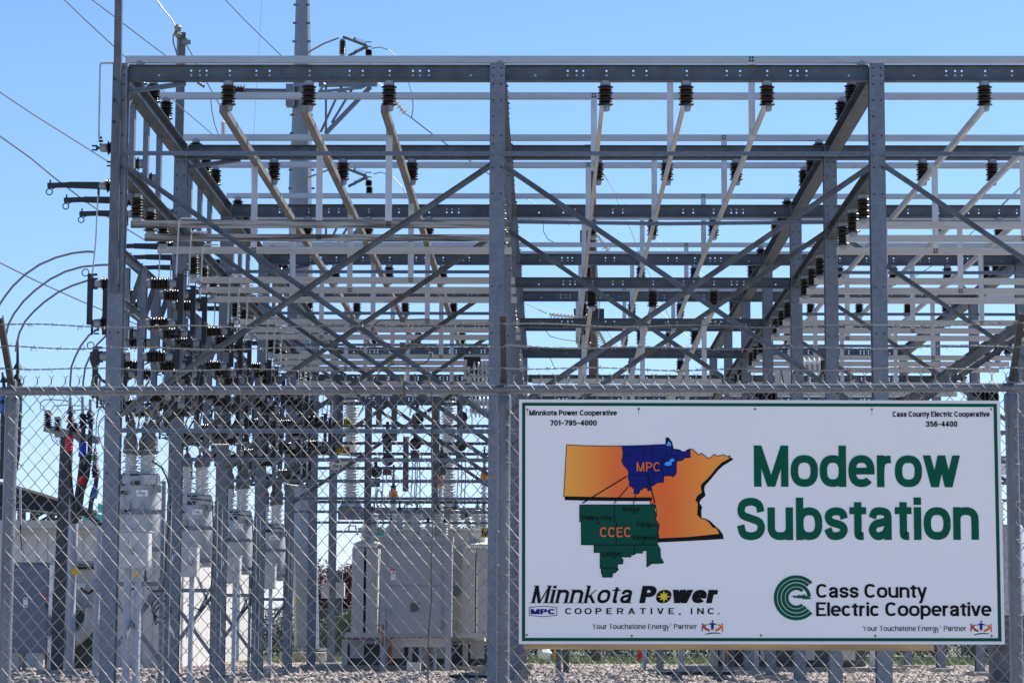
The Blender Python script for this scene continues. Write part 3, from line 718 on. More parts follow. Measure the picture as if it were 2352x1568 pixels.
MB().lathe(shed_prof(.55, .10, .2, .19, 6), P5(-185, 775, 76.5), (1, 0, 0), 12).obj('insulator', 'black', ca, True)

# suspension strings and wires
def catenary(a, b_, sag, n=14): 
    a, b_ = Vector(a), Vector(b_); return [a.lerp(b_, i / n) - Vector((0, 0, sag * 4 * (i / n) * (1 - i / n))) for i in range(n + 1)]
def wire(pts, label, r=.012, m='wire', cat='wire', n=5, group=None, name='overhead_wire'):
    return tag(MB().tube(pts, r, n).obj(name, m), label, cat, group)
Z1 = zx(0, 0, 2.138)
def P1(x, y, Y): return at(*Z1(x, y), Y)
wg = 'overhead wires'
wire([P1(545, -5, 60), P1(700, 145, 61), P1(975, 400, 62), P1(1160, 575, 63), P1(1420, 800, 66), P1(1560, 930, 68), P1(1830, 1160, 72)], 'overhead wire crossing behind the mast from the upper left', .015, group=wg)
wire([P1(780, -5, 60), P1(985, 150, 61), P1(1240, 345, 62), P1(1420, 480, 63), P1(1700, 700, 66)], 'upper overhead wire right of the mast', .015, group=wg)
wire([P1(0, 790, 50), P1(300, 990, 52), P1(620, 1190, 54), P1(945, 1395, 56), P1(1100, 1500, 57)], 'overhead wire at the left edge, higher of two', .015, group=wg)
wire([P1(0, 1165, 45), P1(260, 1350, 46), P1(440, 1500, 47), P1(700, 1700, 48), P1(960, 1880, 50), P1(1250, 2060, 52)], 'overhead wire at the left edge, passing behind the open switch blades', .015, group=wg)
Z2 = zx(0, 700, 2.138)
def P2(x, y, Y): return at(*Z2(x, y), Y)
wire([P2(-10, 745, 40), P2(300, 900, 41), P2(700, 1080, 43), P2(880, 1155, 44), P2(1300, 1330, 46)], 'overhead wire low at the left, behind the three cable arcs', .012, group=wg)
wire([P1(1335, -5, 70), P1(1395, 80, 70), P1(1470, 170, 70), P1(1515, 255, 70)], 'slack wire ending at the thin mast top', .02, group=wg)
wire([P5(-215, -5, 80), P5(-60, 160, 79), P5(120, 335, 78), P5(300, 510, 77)], 'overhead wire reaching the tall pole from the upper left', .016, group=wg)
wire([P5(102, -5, 300), P5(60, 700, 300), P5(5, 1560, 300)], 'very thin faint wire far behind the left bay', .02, group=wg)
wire([P5(450, 485, 76.4), P5(520, 435, 76.3), P5(640, 370, 76.2), P5(760, 325, 76.1)], 'bent jumper wire left of the pole top switch', .03, 'wire', group='pole jumpers', name='jumper_wire')
wire([P5(1040, 415, 76.2), P5(1110, 405, 76.1), P5(1180, 425, 76), P5(1245, 480, 76), P5(1340, 650, 76), P5(1390, 820, 76), P5(1395, 930, 76), P5(1382, 1005, 76)], 'long curved jumper wire right of the pole top switch', .018, group='pole jumpers', name='jumper_wire')
wire([P5(410, 1560, 76.2), P5(480, 1525, 76.2), P5(680, 1450, 76.1)], 'jumper wire crossing the pole at the second bracket', .03, 'wire', group='pole jumpers', name='jumper_wire')
wire([P5(1055, 1490, 76.2), P5(1120, 1472, 76.1), P5(1220, 1510, 76), P5(1300, 1600, 76), P5(1375, 1745, 76)], 'curved jumper wire right of the second bracket', .018, group='pole jumpers', name='jumper_wire')
def string(a, b_, n, label, r=.13, m='grey'):
    a, b_ = Vector(a), Vector(b_); L = (b_ - a).length; mb = MB(); pr = [(.03, 0)]
    for i in range(n):
        z = L * (i + .5) / n; s_ = L / n
        pr += [(.035, z - s_ * .35), (r * .9, z - s_ * .12), (r, z), (r * .6, z + s_ * .1), (.045, z + s_ * .22)]
    pr.append((.03, L)); mb.lathe(pr, a, b_ - a, 14)
    return tag(mb.obj('insulator_string', m, None, True), label, 'insulator')
string(P5(1235, 850, 76), P5(1330, 975, 76), 5, 'pale disc insulator string right of the third hanging insulator')
wire([P5(1330, 975, 76), P5(1380, 1008, 75), P5(1560, 1148, 74), P5(1700, 1248, 73), P5(1900, 1390, 71), P5(2060, 1500, 69)], 'overhead wire leaving the pale insulator string to the right', .02, group=wg)
wire([P5(1095, 705, 76), P5(1240, 855, 76)], 'short link wire from the bracket tip', .02, group=wg)
Z6 = zx(2000, 700, 2.138)
def P6(x, y, Y): return at(*Z6(x, y), Y)
# wooden pole behind the middle bay
wp = thing('wooden_pole', 'dark weathered wooden pole behind the middle bay', 'pole')
a = P6(790, -30, 80); b_ = P6(800, 1567, 80)
MB().tube([(at(1371, 1530, 80).x, 80, -.3), (b_.x, 80, b_.z), (a.x, 80, a.z)], [.19, .165, .12], 12).obj('shaft', 'wood', wp, True)
mb = MB(); mb.box(P6(760, -210, 79.9) , (.3, .2, .35)); mb.box(P6(730, 540, 79.7), (.35, .2, .5)); mb.box(P6(760, 1190, 79.7), (1.0, .2, .35)); mb.obj('hardware', 'dark', wp)
string(P6(835, 515, 79), P6(930, 650, 79), 6, 'pale disc insulator string slanting beside the wooden pole, upper', .18)
string(P6(670, 1215, 79), P6(420, 1190, 79), 8, 'nearly level disc insulator string left of the wooden pole', .16)
string(P6(830, 1310, 79), P6(915, 1470, 79), 9, 'long pale disc insulator string beside the wooden pole, lower', .18)
for i, (pts, lb) in enumerate((([(110, 130), (320, 262), (620, 440)], 'guy wire crossing behind the middle bay upper left'), ([(880, -20), (960, 120), (1020, 260), (1110, 450), (1160, 580), (1300, 900), (1500, 1330)], 'thin wire fanning from the wooden pole, steeper'), ([(890, -10), (1085, 265), (1240, 450), (1460, 655), (1760, 870)], 'thin wire fanning from the wooden pole, shallower'), ([(370, 395), (370, 480), (410, 550), (460, 575)], 'small hanging loop wire under the third beam'), ([(225, 1100), (400, 1185)], 'wire entering the level insulator string'), ([(370, 1305), (430, 1380), (560, 1410), (690, 1425), (830, 1450), (890, 1475)], 'drooping jumper wire left of the wooden pole'), ([(1330, 1130), (1500, 1290), (1640, 1410), (1700, 1500)], 'thin wire low behind the middle bay'), ([(900, 1305), (970, 1420), (1080, 1560)], 'thin dark wire low right of the wooden pole'), ([(240, 1440), (330, 1490), (430, 1567), (470, 1660)], 'pale bent wire low beside the middle column'), ([(830, 790), (850, 1100), (835, 1300)], 'thin lead running down the wooden pole'))):
    wire([P6(x, y, 79) for x, y in pts], lb, .014 if i not in (1, 2) else .010, group=wg)
Z7 = zx(3000, 700, 2.14)
wire([at(*Z7(x, y), 90) for x, y in ((2400, 20), (2140, 270), (1850, 540), (1540, 790), (1380, 890))], 'thin overhead wire falling left across the right bay', .016, group=wg)
wire([at(*Z7(2150, 270), 90), at(*Z7(2600, -150), 90)], 'thin overhead wire at the upper right', .016, group=wg)
# thin mast with dead-end fittings behind the left bay
tm = thing('thin_mast', 'narrow drilled steel mast with wire clamps rising behind the left bay', 'mast')
mb = MB(); a = P1(1553, 280, 70); b_ = P1(1530, 1200, 70); mb.ext((b_.x, 70, b_.z - 3), (a.x, 70, a.z), C_prof(.25, .1, .012), (1, 0, 0)); mb.obj('shaft', 'steel2', tm)
mb = MB(); mb.lathe([(.05, 0), (.12, .1), (.06, .2), (.12, .3), (.05, .4)], P1(1520, 325, 69.8), (0, 0, 1), 8); mb.tube([P1(1500, 265, 69.8), P1(1545, 255, 69.8), P1(1550, 275, 69.8), P1(1515, 300, 69.8)], .04, 6); mb.box(P1(1595, 362, 69.8), (.25, .1, .12)); mb.rod(P1(1595, 330, 69.8), P1(1590, 385, 69.8), .04)
mb.obj('clamps', 'wire', tm)
wire([P1(1500, 265, 69.8), P1(1480, 310, 69.8), P1(1482, 370, 69.8), P1(1505, 440, 69.8), P1(1512, 470, 69.8), P1(1522, 330, 69.8)], 'hanging loop of wire beside the thin mast top', .022, group=wg)
wire([P1(1595, 385, 69.8), P1(1650, 485, 70), P1(1720, 620, 70), P1(1850, 850, 70), P1(1880, 900, 70)], 'wire slanting down from the thin mast clamp', .016, group=wg)
wire([P1(1803, 850, 70), P1(1812, 950, 70), P1(1835, 1060, 70), P1(1868, 1150, 70)], 'slack wire hanging left of the first hanging insulator', .018, group=wg)
string(P1(1690, 705, 70), P1(1750, 745, 70), 3, 'small pale strain insulator near the thin mast', .06, 'wire')
string(P1(1910, 1040, 66), P1(1910, 1165, 66), 7, 'tall pale ribbed post seen between first two long bars', .09)

# grounding loop from roof bar to the first open switch
tag(MB().tube([at(402, 0, 1) * 0 + p for p in [P1(1045, 543, 34.4), P1(985, 541, 34.4), P1(880, 541, 34.4), P1(862, 545, 34.4), P1(858, 560, 34.4), P1(852, 850, 34.4), P1(846, 1190, 34.45)]], .016, 8).obj('jumper_rod', 'alu', None, True), 'bright square loop of rod at the upper left corner of the frame', 'rod')
# three bare conductor arcs
arcs = [([(800, 658), (740, 655), (620, 668), (480, 705), (340, 765), (215, 850), (110, 950), (40, 1040), (-25, 1140)], 34.5), ([(925, 768), (850, 770), (700, 785), (560, 825), (430, 890), (300, 985), (200, 1080), (120, 1185), (70, 1280), (45, 1400), (40, 1470)], 35.7), ([(800, 890), (740, 905), (620, 945), (500, 1000), (380, 1085), (290, 1165), (215, 1250), (165, 1350), (140, 1450), (135, 1510)], 36.9)]
for i, (pts, Y) in enumerate(arcs):
    wire([P2(x, y, Y) for x, y in pts], f'thick bare cable arcing left from the switches, {("outermost", "middle", "innermost")[i]} of three', .016, group='cable arcs at the upper left', name='cable_arc', cat='cable', n=8)
arcs = [([(850, 1305), (760, 1370), (690, 1460), (640, 1560), (610, 1640), (600, 1780), (600, 1890)], 40.1), ([(910, 1370), (830, 1450), (765, 1560), (730, 1640), (712, 1760), (706, 1880)], 41.3), ([(930, 1500), (860, 1580), (810, 1680), (785, 1770), (775, 1880)], 42.5), ([(1480, 1515), (1340, 1560), (1200, 1640), (1110, 1730), (1070, 1800), (1040, 1900)], 45.6), ([(1400, 1660), (1300, 1720), (1240, 1810), (1210, 1950), (1190, 2030)], 46.8), ([(1500, 1860), (1400, 1900), (1330, 1990), (1290, 2080), (1260, 2180)], 46.8), ([(1760, 1870), (1680, 1930), (1620, 2030), (1580, 2150)], 51.4)]
for i, (pts, Y) in enumerate(arcs):
    wire([P2(x, y, Y) for x, y in pts], f'bare cable arcing down behind the front left column, {ORD[i]} from left', .017, group='cable arcs behind the front left column', name='cable_arc', cat='cable', n=8)
# black cables falling from the switches to the regulators
Z3 = zx(450, 1300, 3.92)
def P3(x, y, Y): return at(*Z3(x, y), Y)
blk = [([(1030, 300), (1030, 420), (1045, 560), (1060, 720), (1040, 900), (980, 1100), (870, 1300), (700, 1540), (640, 1640)], 35.2), ([(1240, 420), (1250, 620), (1230, 820), (1180, 1020), (1090, 1200), (960, 1390), (820, 1570)], 36), ([(1380, 640), (1350, 820), (1320, 1000), (1200, 1190), (1060, 1350), (900, 1500), (830, 1600)], 36.6), ([(-330, 420), (-330, 560), (-280, 700), (-180, 850), (60, 1000), (170, 1150), (260, 1320), (350, 1560)], 35), ([(140, 1230), (190, 1330), (240, 1450), (270, 1580)], 35.2), ([(1590, 1300), (1500, 1500), (1420, 1650)], 42), ([(2000, 1250), (1950, 1450), (1880, 1600), (1800, 1800)], 42.4)]
for i, (pts, Y) in enumerate(blk):
    wire([P3(x, y, Y) for x, y in pts], f'black insulated cable dropping to the regulators, {ORD[i]} of seven', .024 if i < 4 else .018, 'black', 'cable', 7, 'black cables above the regulators', 'drop_cable')
for i, (pts, Y) in enumerate((([(470, 1100), (430, 1300), (410, 1550), (380, 1700)], 36.5), ([(640, 1180), (560, 1400), (530, 1600), (500, 1750)], 37), ([(650, 1150), (700, 1320), (780, 1560), (850, 1700)], 36.4), ([(790, 1100), (700, 1280), (680, 1560)], 36.8), ([(1420, 1280), (1370, 1550), (1330, 1750)], 41.5), ([(2000, 1430), (1900, 1600), (1700, 1850), (1500, 2000)], 46.5), ([(1300, 1450), (1150, 1700), (1000, 1950), (950, 2050)], 41.5), ([(1800, 1250), (1770, 1500), (1600, 1700), (1400, 1950), (1290, 2180)], 42), ([(1500, 1150), (1560, 1400), (1540, 1700), (1560, 2000), (1620, 2200)], 47.5), ([(2050, 1400), (2150, 1700), (2050, 1980), (1950, 2250)], 47.5), ([(2300, 1500), (2200, 1850), (1900, 2100), (1700, 2150)], 47.5), ([(2100, 1800), (2350, 2000), (2300, 2300)], 53))):
    wire([P3(x, y, Y) for x, y in pts], f'bare tap wire above the regulators, {ORD[i]} from left', .016, 'wire', 'wire', 6, 'tap wires above the regulators', 'tap_wire')
# ------------------------------------------------------------------ building at the left
def Zx(v): return v * 1.0
Z4 = zx(0, 2000, 2.138)
def P4(x, y, Y): return at(*Z4(x, y), Y)
bl = thing('metal_building', 'long low cream metal building with ribbed siding at the left', 'building')
X0, X1, Y0, Y1, HB = -24., -9.65, 63., 80., P4(640, 262, 63).z
zf = P4(640, 185, 63).z
MB().box(((X0 + X1) / 2, (Y0 + Y1) / 2, HB / 2), (X1 - X0 - .1, Y1 - Y0 - .1, HB)).obj('wall', 'siding', bl)
# ribs of the siding: front face and right face, one panel at a time
def panel_mesh(wd, dep=.035):
    mb = MB(); mb.add([(0, 0, 0), (wd, 0, 0), (wd, 0, HB), (0, 0, HB)], [(0, 1, 2, 3)])
    for x_, a_ in ((.02, .05), (wd * .36, .02), (wd * .68, .02)):
        mb.add([(x_, 0, .02), (x_ + a_ * .4, -dep, .02), (x_ + a_ * 1.4, -dep, .02), (x_ + a_ * 1.8, 0, .02), (x_, 0, HB - .01), (x_ + a_ * .4, -dep, HB - .01), (x_ + a_ * 1.4, -dep, HB - .01), (x_ + a_ * 1.8, 0, HB - .01)], [(0, 1, 5, 4), (1, 2, 6, 5), (2, 3, 7, 6)])
    return mb.mesh('siding_panel', M['siding'])
pm = panel_mesh(.92); pm2 = panel_mesh(.92, .007)
n_ = 0
x = X1 - .92
while x > X0:
    if proj((x, Y0, 2))[0] > -120: link('siding_panel', pm, bl, (x, Y0, 0)).location.y = Y0
    x -= .92
y = Y0
while y < Y1 - .9:
    o_ = link('siding_panel', pm2, bl, (X1, y, 0)); o_.rotation_euler = (0, 0, R(90)); y += .92
mb = MB(); mb.box(((X0 + X1) / 2, Y0 - .12, (HB + zf) / 2 + .03), (X1 - X0 + .3, .26, zf - HB - .05)); mb.obj('fascia', 'trim', bl)
mb = MB(); mb.box(((X0 + X1) / 2, Y0 - .06, HB - .02), (X1 - X0, .12, .14)); mb.obj('fascia', 'trim', bl)
MB().box((X1 + .08, (Y0 + Y1) / 2, (HB + zf) / 2 + .02), (.22, Y1 - Y0, zf - HB - .1)).obj('fascia', 'trim', bl)
MB().box(((X0 + X1) / 2, (Y0 + Y1) / 2, zf + .01), (X1 - X0 + .34, Y1 - Y0 + .4, .04)).obj('roof', 'trim', bl)
# pale enclosure with its hood, dark transformers and elbow duct
en = thing('wall_enclosure', 'pale square enclosure with overhanging hood between the two grey conduits', 'enclosure')
a = P4(600, 560, 58); b_ = P4(818, 928, 58)
MB().box(((a.x + b_.x) / 2, 58.6, (a.z + b_.z) / 2), (b_.x - a.x, 1.2, a.z - b_.z)).obj('case', 'siding', en)
a = P4(450, 518, 57.6); b_ = P4(825, 545, 57.6)
MB().box(((a.x + b_.x) / 2, 58.3, (a.z + b_.z) / 2), (b_.x - a.x, 1.6, a.z - b_.z)).obj('hood', 'cap', en)
MB().box(P4(740, 578, 57.9), (.62, .06, .06)).obj('vent_slot', 'dark', en)
MB().box(P4(685, 735, 57.96), (.28, .03, .14)).obj('faded_label', 'white', en)
for x0_, x1_, y0_, y1_, Y_, lb in ((630, 800, 925, 1512, 57, 'dark green cabinet behind the left front column, under the pale enclosure'), (395, 478, 785, 1512, 57, 'dark green cabinet between the slate cabinet and the cable pole')):
    t_ = thing('green_cabinet', lb, 'cabinet'); a = P4(x0_, y0_, Y_); b_ = P4(x1_, y1_, Y_)
    MB().box(((a.x + b_.x) / 2, Y_ + .5, (a.z + b_.z) / 2 - .02), (b_.x - a.x, 1.0, a.z - b_.z)).obj('case', 'green', t_)
    MB().box(((a.x + b_.x) / 2, Y_ + .5, .06), (b_.x - a.x + .3, 1.3, .12)).obj('pad', 'conc', t_)
tag(MB().tube([P4(775, 920, 56.8), P4(775, 1000, 56.8), P4(760, 1070, 56.8), P4(725, 1130, 56.8), P4(680, 1170, 56.8), P4(630, 1195, 56.8), P4(540, 1205, 56.8), P4(390, 1200, 56.8)], .14, 14).obj('elbow_duct', 'trim', None, True), 'fat pale duct bending down from the enclosure to the left', 'duct')
# slate cabinet
cb = thing('slate_cabinet', 'tall slate blue electrical cabinet on white legs at the lower left', 'cabinet')
a = P4(97, 537, 55); b_ = P4(405, 1305, 55)
MB().box(((a.x + b_.x) / 2, 55.2, (a.z + b_.z) / 2), (b_.x - a.x, .4, a.z - b_.z)).obj('case', 'bluebox', cb)
MB().box(((a.x + b_.x) / 2 - .01, 54.985, (a.z + b_.z) / 2), (b_.x - a.x - .05, .03, a.z - b_.z - .06)).obj('door', 'bluebox', cb)
MB().box(((a.x + b_.x) / 2, 55.2, a.z + .012), (b_.x - a.x + .04, .46, .02)).obj('rain_lip', 'bluebox', cb)
MB().box(P4(130, 573, 54.96), (.10, .01, .035)).obj('maker_strip', 'teal', cb)
MB().box(P4(218, 873, 54.96), (.10, .008, .22)).obj('on_off_plate', 'white', cb)
MB().rod(P4(388, 805, 54.9), P4(397, 860, 54.9), .022).obj('handle', 'redp', cb)
MB().box(P4(402, 880, 55.0), (.05, .1, .2)).obj('lever_box', 'dark', cb)
for x_ in (128, 338): MB().box((P4(x_, 1400, 55).x, 55.2, b_.z / 2 + .0), (.13, .2, b_.z)).obj('leg', 'trim', cb)
for x_ in (178, 388): MB().box((P4(x_, 1400, 55).x, 55.35, b_.z / 2), (.07, .1, b_.z)).obj('leg', 'cap', cb)
MB().box((P4(260, 1500, 55).x, 55.3, .05), (1.3, .9, .1)).obj('pad', 'conc', cb)
# thin whip on the building edge
tag(MB().rod(P4(172, -110, 62.7), P4(177, 210, 62.7), .03, 8).obj('antenna_rod', 'pvc'), 'short pale rod standing at the building edge', 'rod')
tag(MB().tube([P4(174, 210, 62.7), P4(178, 320, 62.7), P4(187, 425, 62.7)], .016, 6).obj('dangling_cord', 'black'), 'dark cord hanging on the cream siding', 'cord')
# cable riser pole with terminations
Zr = zx(0, 1400, 2.138)
def Pr(x, y, Y=53.2): return at(*Zr(x, y), Y)
rp_ = thing('riser_pole', 'dark square steel pole with bracket and arresters left of the front column', 'pole')
a = P4(508, 1545, 53.4); b_ = Pr(572, 742)
MB().ext((a.x, 53.2, .05), (b_.x, 53.2, b_.z), rect(.27, .27), (0, 1, 0), rect(.24, .24)).obj('shaft', 'darkpole', rp_)
MB().box((P4(505, 1540, 53.3).x, 53.2, .04), (.8, .7, .2)).obj('foundation', 'conc', rp_)
mb = MB(); mb.ext(Pr(380, 665), Pr(850, 775), rect(.12, .16), (0, 0, 1)); mb.ext(Pr(470, 730), Pr(640, 690), rect(.1, .1), (0, 0, 1)); mb.ext(Pr(640, 700), Pr(700, 760), rect(.1, .2), (0, 0, 1)); mb.obj('cross_bracket', 'cap', rp_)
for (x_, y0_, y1_) in ((410, 665, 515), (495, 690, 570), (640, 700, 620)):
    a, b_ = Pr(x_, y0_, 53), Pr(x_, y1_, 53); hh = (b_ - a).length
    MB().lathe(shed_prof(hh * .8, .055, .10, .10, 6), a, (b_ - a), 12).obj('arrester', 'dark', rp_, True)
    MB().lathe([(.08, hh * .8), (.085, hh * .82), (.08, hh)], a, (b_ - a), 12).obj('arrester_cap', 'cap', rp_, True)
wire([Pr(400, 520), Pr(345, 505), Pr(345, 450), Pr(380, 422), Pr(470, 422), Pr(600, 435)], 'thin lead looping over the leftmost arrester', .012, group='arrester leads', name='lead_wire')
wire([Pr(480, 575), Pr(440, 520), Pr(460, 475), Pr(560, 470), Pr(690, 475)], 'thin lead looping over the second arrester', .012, group='arrester leads', name='lead_wire')
wire([Pr(640, 625), Pr(560, 610), Pr(535, 560), Pr(560, 525), Pr(680, 510), Pr(760, 505)], 'thin lead reaching the third cable head', .012, group='arrester leads', name='lead_wire')
wire([Pr(420, 690), Pr(450, 770), Pr(500, 815), Pr(510, 770)], 'small loop lead under the bracket', .012, group='arrester leads', name='lead_wire')
wire([Pr(895, 460), Pr(845, 510), Pr(825, 600), Pr(822, 700), Pr(815, 840)], 'thin lead dropping left of the front column, outer', .012, group='arrester leads', name='lead_wire')
wire([Pr(895, 560), Pr(850, 610), Pr(838, 700), Pr(860, 780), Pr(890, 860)], 'thin lead dropping left of the front column, inner', .012, group='arrester leads', name='lead_wire')
def riser(pts, col, bands, label, lug_top):
    t_ = thing('riser_cable', label, 'cable')
    MB().tube([Pr(*p, 52.85) for p in pts], [.05 if i < 2 else .055 for i in range(len(pts))], 9).obj('jacket', 'black', t_, True)
    a = Pr(*pts[0], 52.85); b_ = Pr(*lug_top, 52.85)
    MB().rod(a, b_, .035, 8).obj('lug', 'cap', t_, True)
    mb = MB(); c_ = Pr(*pts[1], 52.85); d_ = (a - c_)
    for q_ in range(3): mb.lathe([(.05, 0), (.10, .0), (.055, .11)], c_ + d_ * (.15 + q_ * .28), d_, 12)
    mb.obj('rain_shed', 'dark', t_, True)
    for (p, q_, cc) in bands: 
        p_, q2 = Pr(*p, 52.83), Pr(*q_, 52.83); L = (q2 - p_).length; pr = []
        for i in range(13): pr.append((.077 + .012 * (i % 2), L * i / 12))
        MB().lathe(pr, p_, q2 - p_, 12).obj('colour_wrap', cc, t_, True)
    return t_
riser([(604, 480), (604, 700), (592, 860), (590, 1000), (605, 1180), (622, 1340), (625, 1480)], 'red', [((600, 730), (585, 862), 'red')], 'black riser cable with red wrap on the cable pole', (600, 400))
riser([(708, 545), (712, 690), (706, 800), (700, 930), (680, 1100), (650, 1300), (635, 1480)], 'blue', [((708, 785), (702, 912), 'blue')], 'black riser cable with dark blue wrap right of the cable pole', (705, 400))
riser([(772, 520), (776, 650), (770, 780), (766, 900), (745, 1080), (700, 1220), (660, 1330), (645, 1480)], 'teal', [((768, 890), (764, 935), 'teal')], 'black riser cable with green wrap, third beside the cable pole', (772, 420))
riser([(720, 990), (708, 1090), (704, 1150), (700, 1230), (688, 1330), (720, 1400), (790, 1440), (850, 1495)], 'red', [((706, 1075), (704, 1148), 'red')], 'smaller riser cable with thin red wrap joining the right conduit', (720, 940))
riser([(815, 1000), (825, 1100), (812, 1190), (780, 1290), (772, 1370), (800, 1430), (860, 1500)], 'ltblue', [((818, 1180), (795, 1262), 'ltblue')], 'rightmost riser cable with pale blue wrap beside the front column', (815, 960))
for x_, y0_, y1_, lb in ((728, 990, 850, 'small ribbed cable head below the blue wrapped cable'), (815, 990, 835, 'small ribbed grey cable head beside the left front column')):
    a, b_ = Pr(x_, y0_, 53), Pr(x_, y1_, 53)
    tag(MB().lathe(shed_prof((b_ - a).length * .8, .04, .08, .08, 6) + [(.03, (b_ - a).length)], a, b_ - a, 12).obj('ribbed_terminator', 'cap', None, True), lb, 'cable head')
# cables hidden behind the left post
for (pts, lb, cc) in (([(150, -90), (150, 205), (165, 320), (160, 480), (160, 700), (150, 900), (135, 1020)], 'black cable head just right of the left fence post', 'black'), ([(20, 190), (35, 320), (25, 600), (20, 900), (5, 1100)], 'black cable at the left edge behind the fence post', 'black')):
    t_ = thing('riser_cable', lb, 'cable')
    MB().tube([at(*Zr(*p), 46) for p in pts], [.02, .035, .055, .05, .05, .048, .04][:len(pts)], 9).obj('jacket', cc, t_, True)
    a = at(*Zr(*pts[1]), 46); mb = MB()
    for q_ in range(3): mb.lathe([(.04, 0), (.09, .0), (.045, .10)], a + Vector((0, 0, -.3 - q_ * .2 + .4)), (0, 0, 1), 12)
    mb.obj('rain_shed', 'black', t_, True)
    if 'edge' in lb: MB().lathe([(.06, 0), (.06, .5)], at(*Zr(20, 540), 46), (0, 0, 1), 12).obj('colour_wrap', 'ltblue', t_, True)
    else: MB().lathe([(.06, 0), (.06, .7)], at(*Zr(160, 600), 46), (0, 0, 1), 12).obj('colour_wrap', 'teal', t_, True)
# grey conduits
for (x_, y0_, Y_, r_, lb) in ((628, 195, 53.0, .092, 'fat grey conduit beside the cable pole'), (848, 222, 52.6, .08, 'fat grey conduit left of the front column')):
    a = P4(x_, y0_, Y_); mb = MB(); zt = a.z
    mb.lathe([(r_, -.05), (r_, 1.0), (r_ * 1.08, 1.01), (r_ * 1.08, 1.12), (r_, 1.13), (r_, zt * .66), (r_ * 1.1, zt * .66 + .02), (r_ * 1.1, zt * .66 + .14), (r_ * 1.12, zt * .66 + .15), (r_ * 1.12, zt)], (a.x, Y_, 0), (0, 0, 1), 20)
    tag(mb.obj('conduit', 'pvc', None, True), lb, 'conduit')
MB().box(P4(640, 607, 52.8), (.13, .02, .15)).obj('conduit_tag', 'yellow'); tag(COL.objects['conduit_tag'], 'tiny yellow tag on the fat grey conduit', 'tag')
o_ = MB().box(P4(1163, 637, 34.3), (.05, .01, .065)).obj('conduit_tag', 'yellow'); tag(o_, 'tiny yellow tag on the conduit under the large control box', 'tag')
bell = thing('site_bell', 'small round dark horn on a bent bracket left of the front column', 'horn')
MB().lathe([(.03, 0), (.14, .05), (.145, .12), (.06, .16)], P4(845, 722, 52.3), (0, -1, 0), 16).obj('horn', 'cap', bell, True)
MB().tube([P4(850, 720, 52.4), P4(800, 760, 52.4), P4(760, 795, 52.4), P4(735, 785, 52.4), P4(690, 750, 52.4)], .03, 6).obj('bracket', 'dark', bell)

# ------------------------------------------------------------------ dark lattice canopy and road signs beyond the building
cn = thing('lattice_canopy', 'dark curved lattice canopy of a distant structure behind the building', 'canopy')
Zl = zx(0, 1900, 4.704)
YL = 96
def Pl(x, y, Y=YL): return at(*Zl(x, y), Y)
crest = [(-80, 150), (100, 180), (285, 235), (480, 290), (800, 385), (1090, 480), (1300, 545), (1560, 640), (1820, 715)]
foot = [(-80, 900), (100, 900), (285, 900), (480, 905), (800, 910), (1090, 910), (1300, 910), (1560, 910), (1820, 905)]
mb = MB()
def lerp2(t_, arr):
    f = t_ * (len(arr) - 1); i = min(int(f), len(arr) - 2); f -= i
    return (arr[i][0] * (1 - f) + arr[i + 1][0] * f, arr[i][1] * (1 - f) + arr[i + 1][1] * f)
rails = []
for s_ in range(6):
    f = s_ / 5; Yd = YL + 2.6 * math.sin(f * 1.4) - 3 * f
    rails.append([Pl(lerp2(t_ / 24, crest)[0] + 60 * f, lerp2(t_ / 24, crest)[1] + f * (lerp2(t_ / 24, foot)[1] - lerp2(t_ / 24, crest)[1]) * .62, Yd) for t_ in range(25)])
for i, r_ in enumerate(rails): mb.tube(r_, .05 if i else .10, 4)
for t_ in range(0, 25):
    mb.tube([r_[t_] for r_ in rails], .045, 4)
    for i in range(5):
        if t_ < 24: mb.rod(rails[i][t_], rails[i + 1][t_ + 1], .03, 4); mb.rod(rails[i + 1][t_], rails[i][t_ + 1], .03, 4)
mb.obj('lattice_roof', 'lattice', cn)['kind'] = 'stuff'
for t_ in range(1, 24, 3):
    p = rails[5][t_]; MB().box((p.x, p.y, p.z / 2), (.28, .28, p.z)).obj('post', 'lattice', cn)
    MB().tube([p + Vector((1.6, 0, -.2)), p + Vector((.9, 0, -.6)), p + Vector((.3, 0, -1.3)), p + Vector((.1, 0, -2))], .05, 4).obj('curved_bracket', 'lattice', cn)
mb = MB()
for q_ in range(14):
    a = rails[5][0] + Vector((0, .6, -1.4 - q_ * .22)); b_ = rails[5][24] + Vector((0, .6, -1.0 - q_ * .22)); mb.ext(a, b_, rect(.04, .09))
for q_ in range(90):
    a = rails[5][0].lerp(rails[5][24], q_ / 90) + Vector((0, .7, -.3)); mb.box((a.x, a.y, a.z / 2 - .4), (.035, .035, a.z))
mb.obj('louvre_rows', 'lattice', cn)['kind'] = 'stuff'
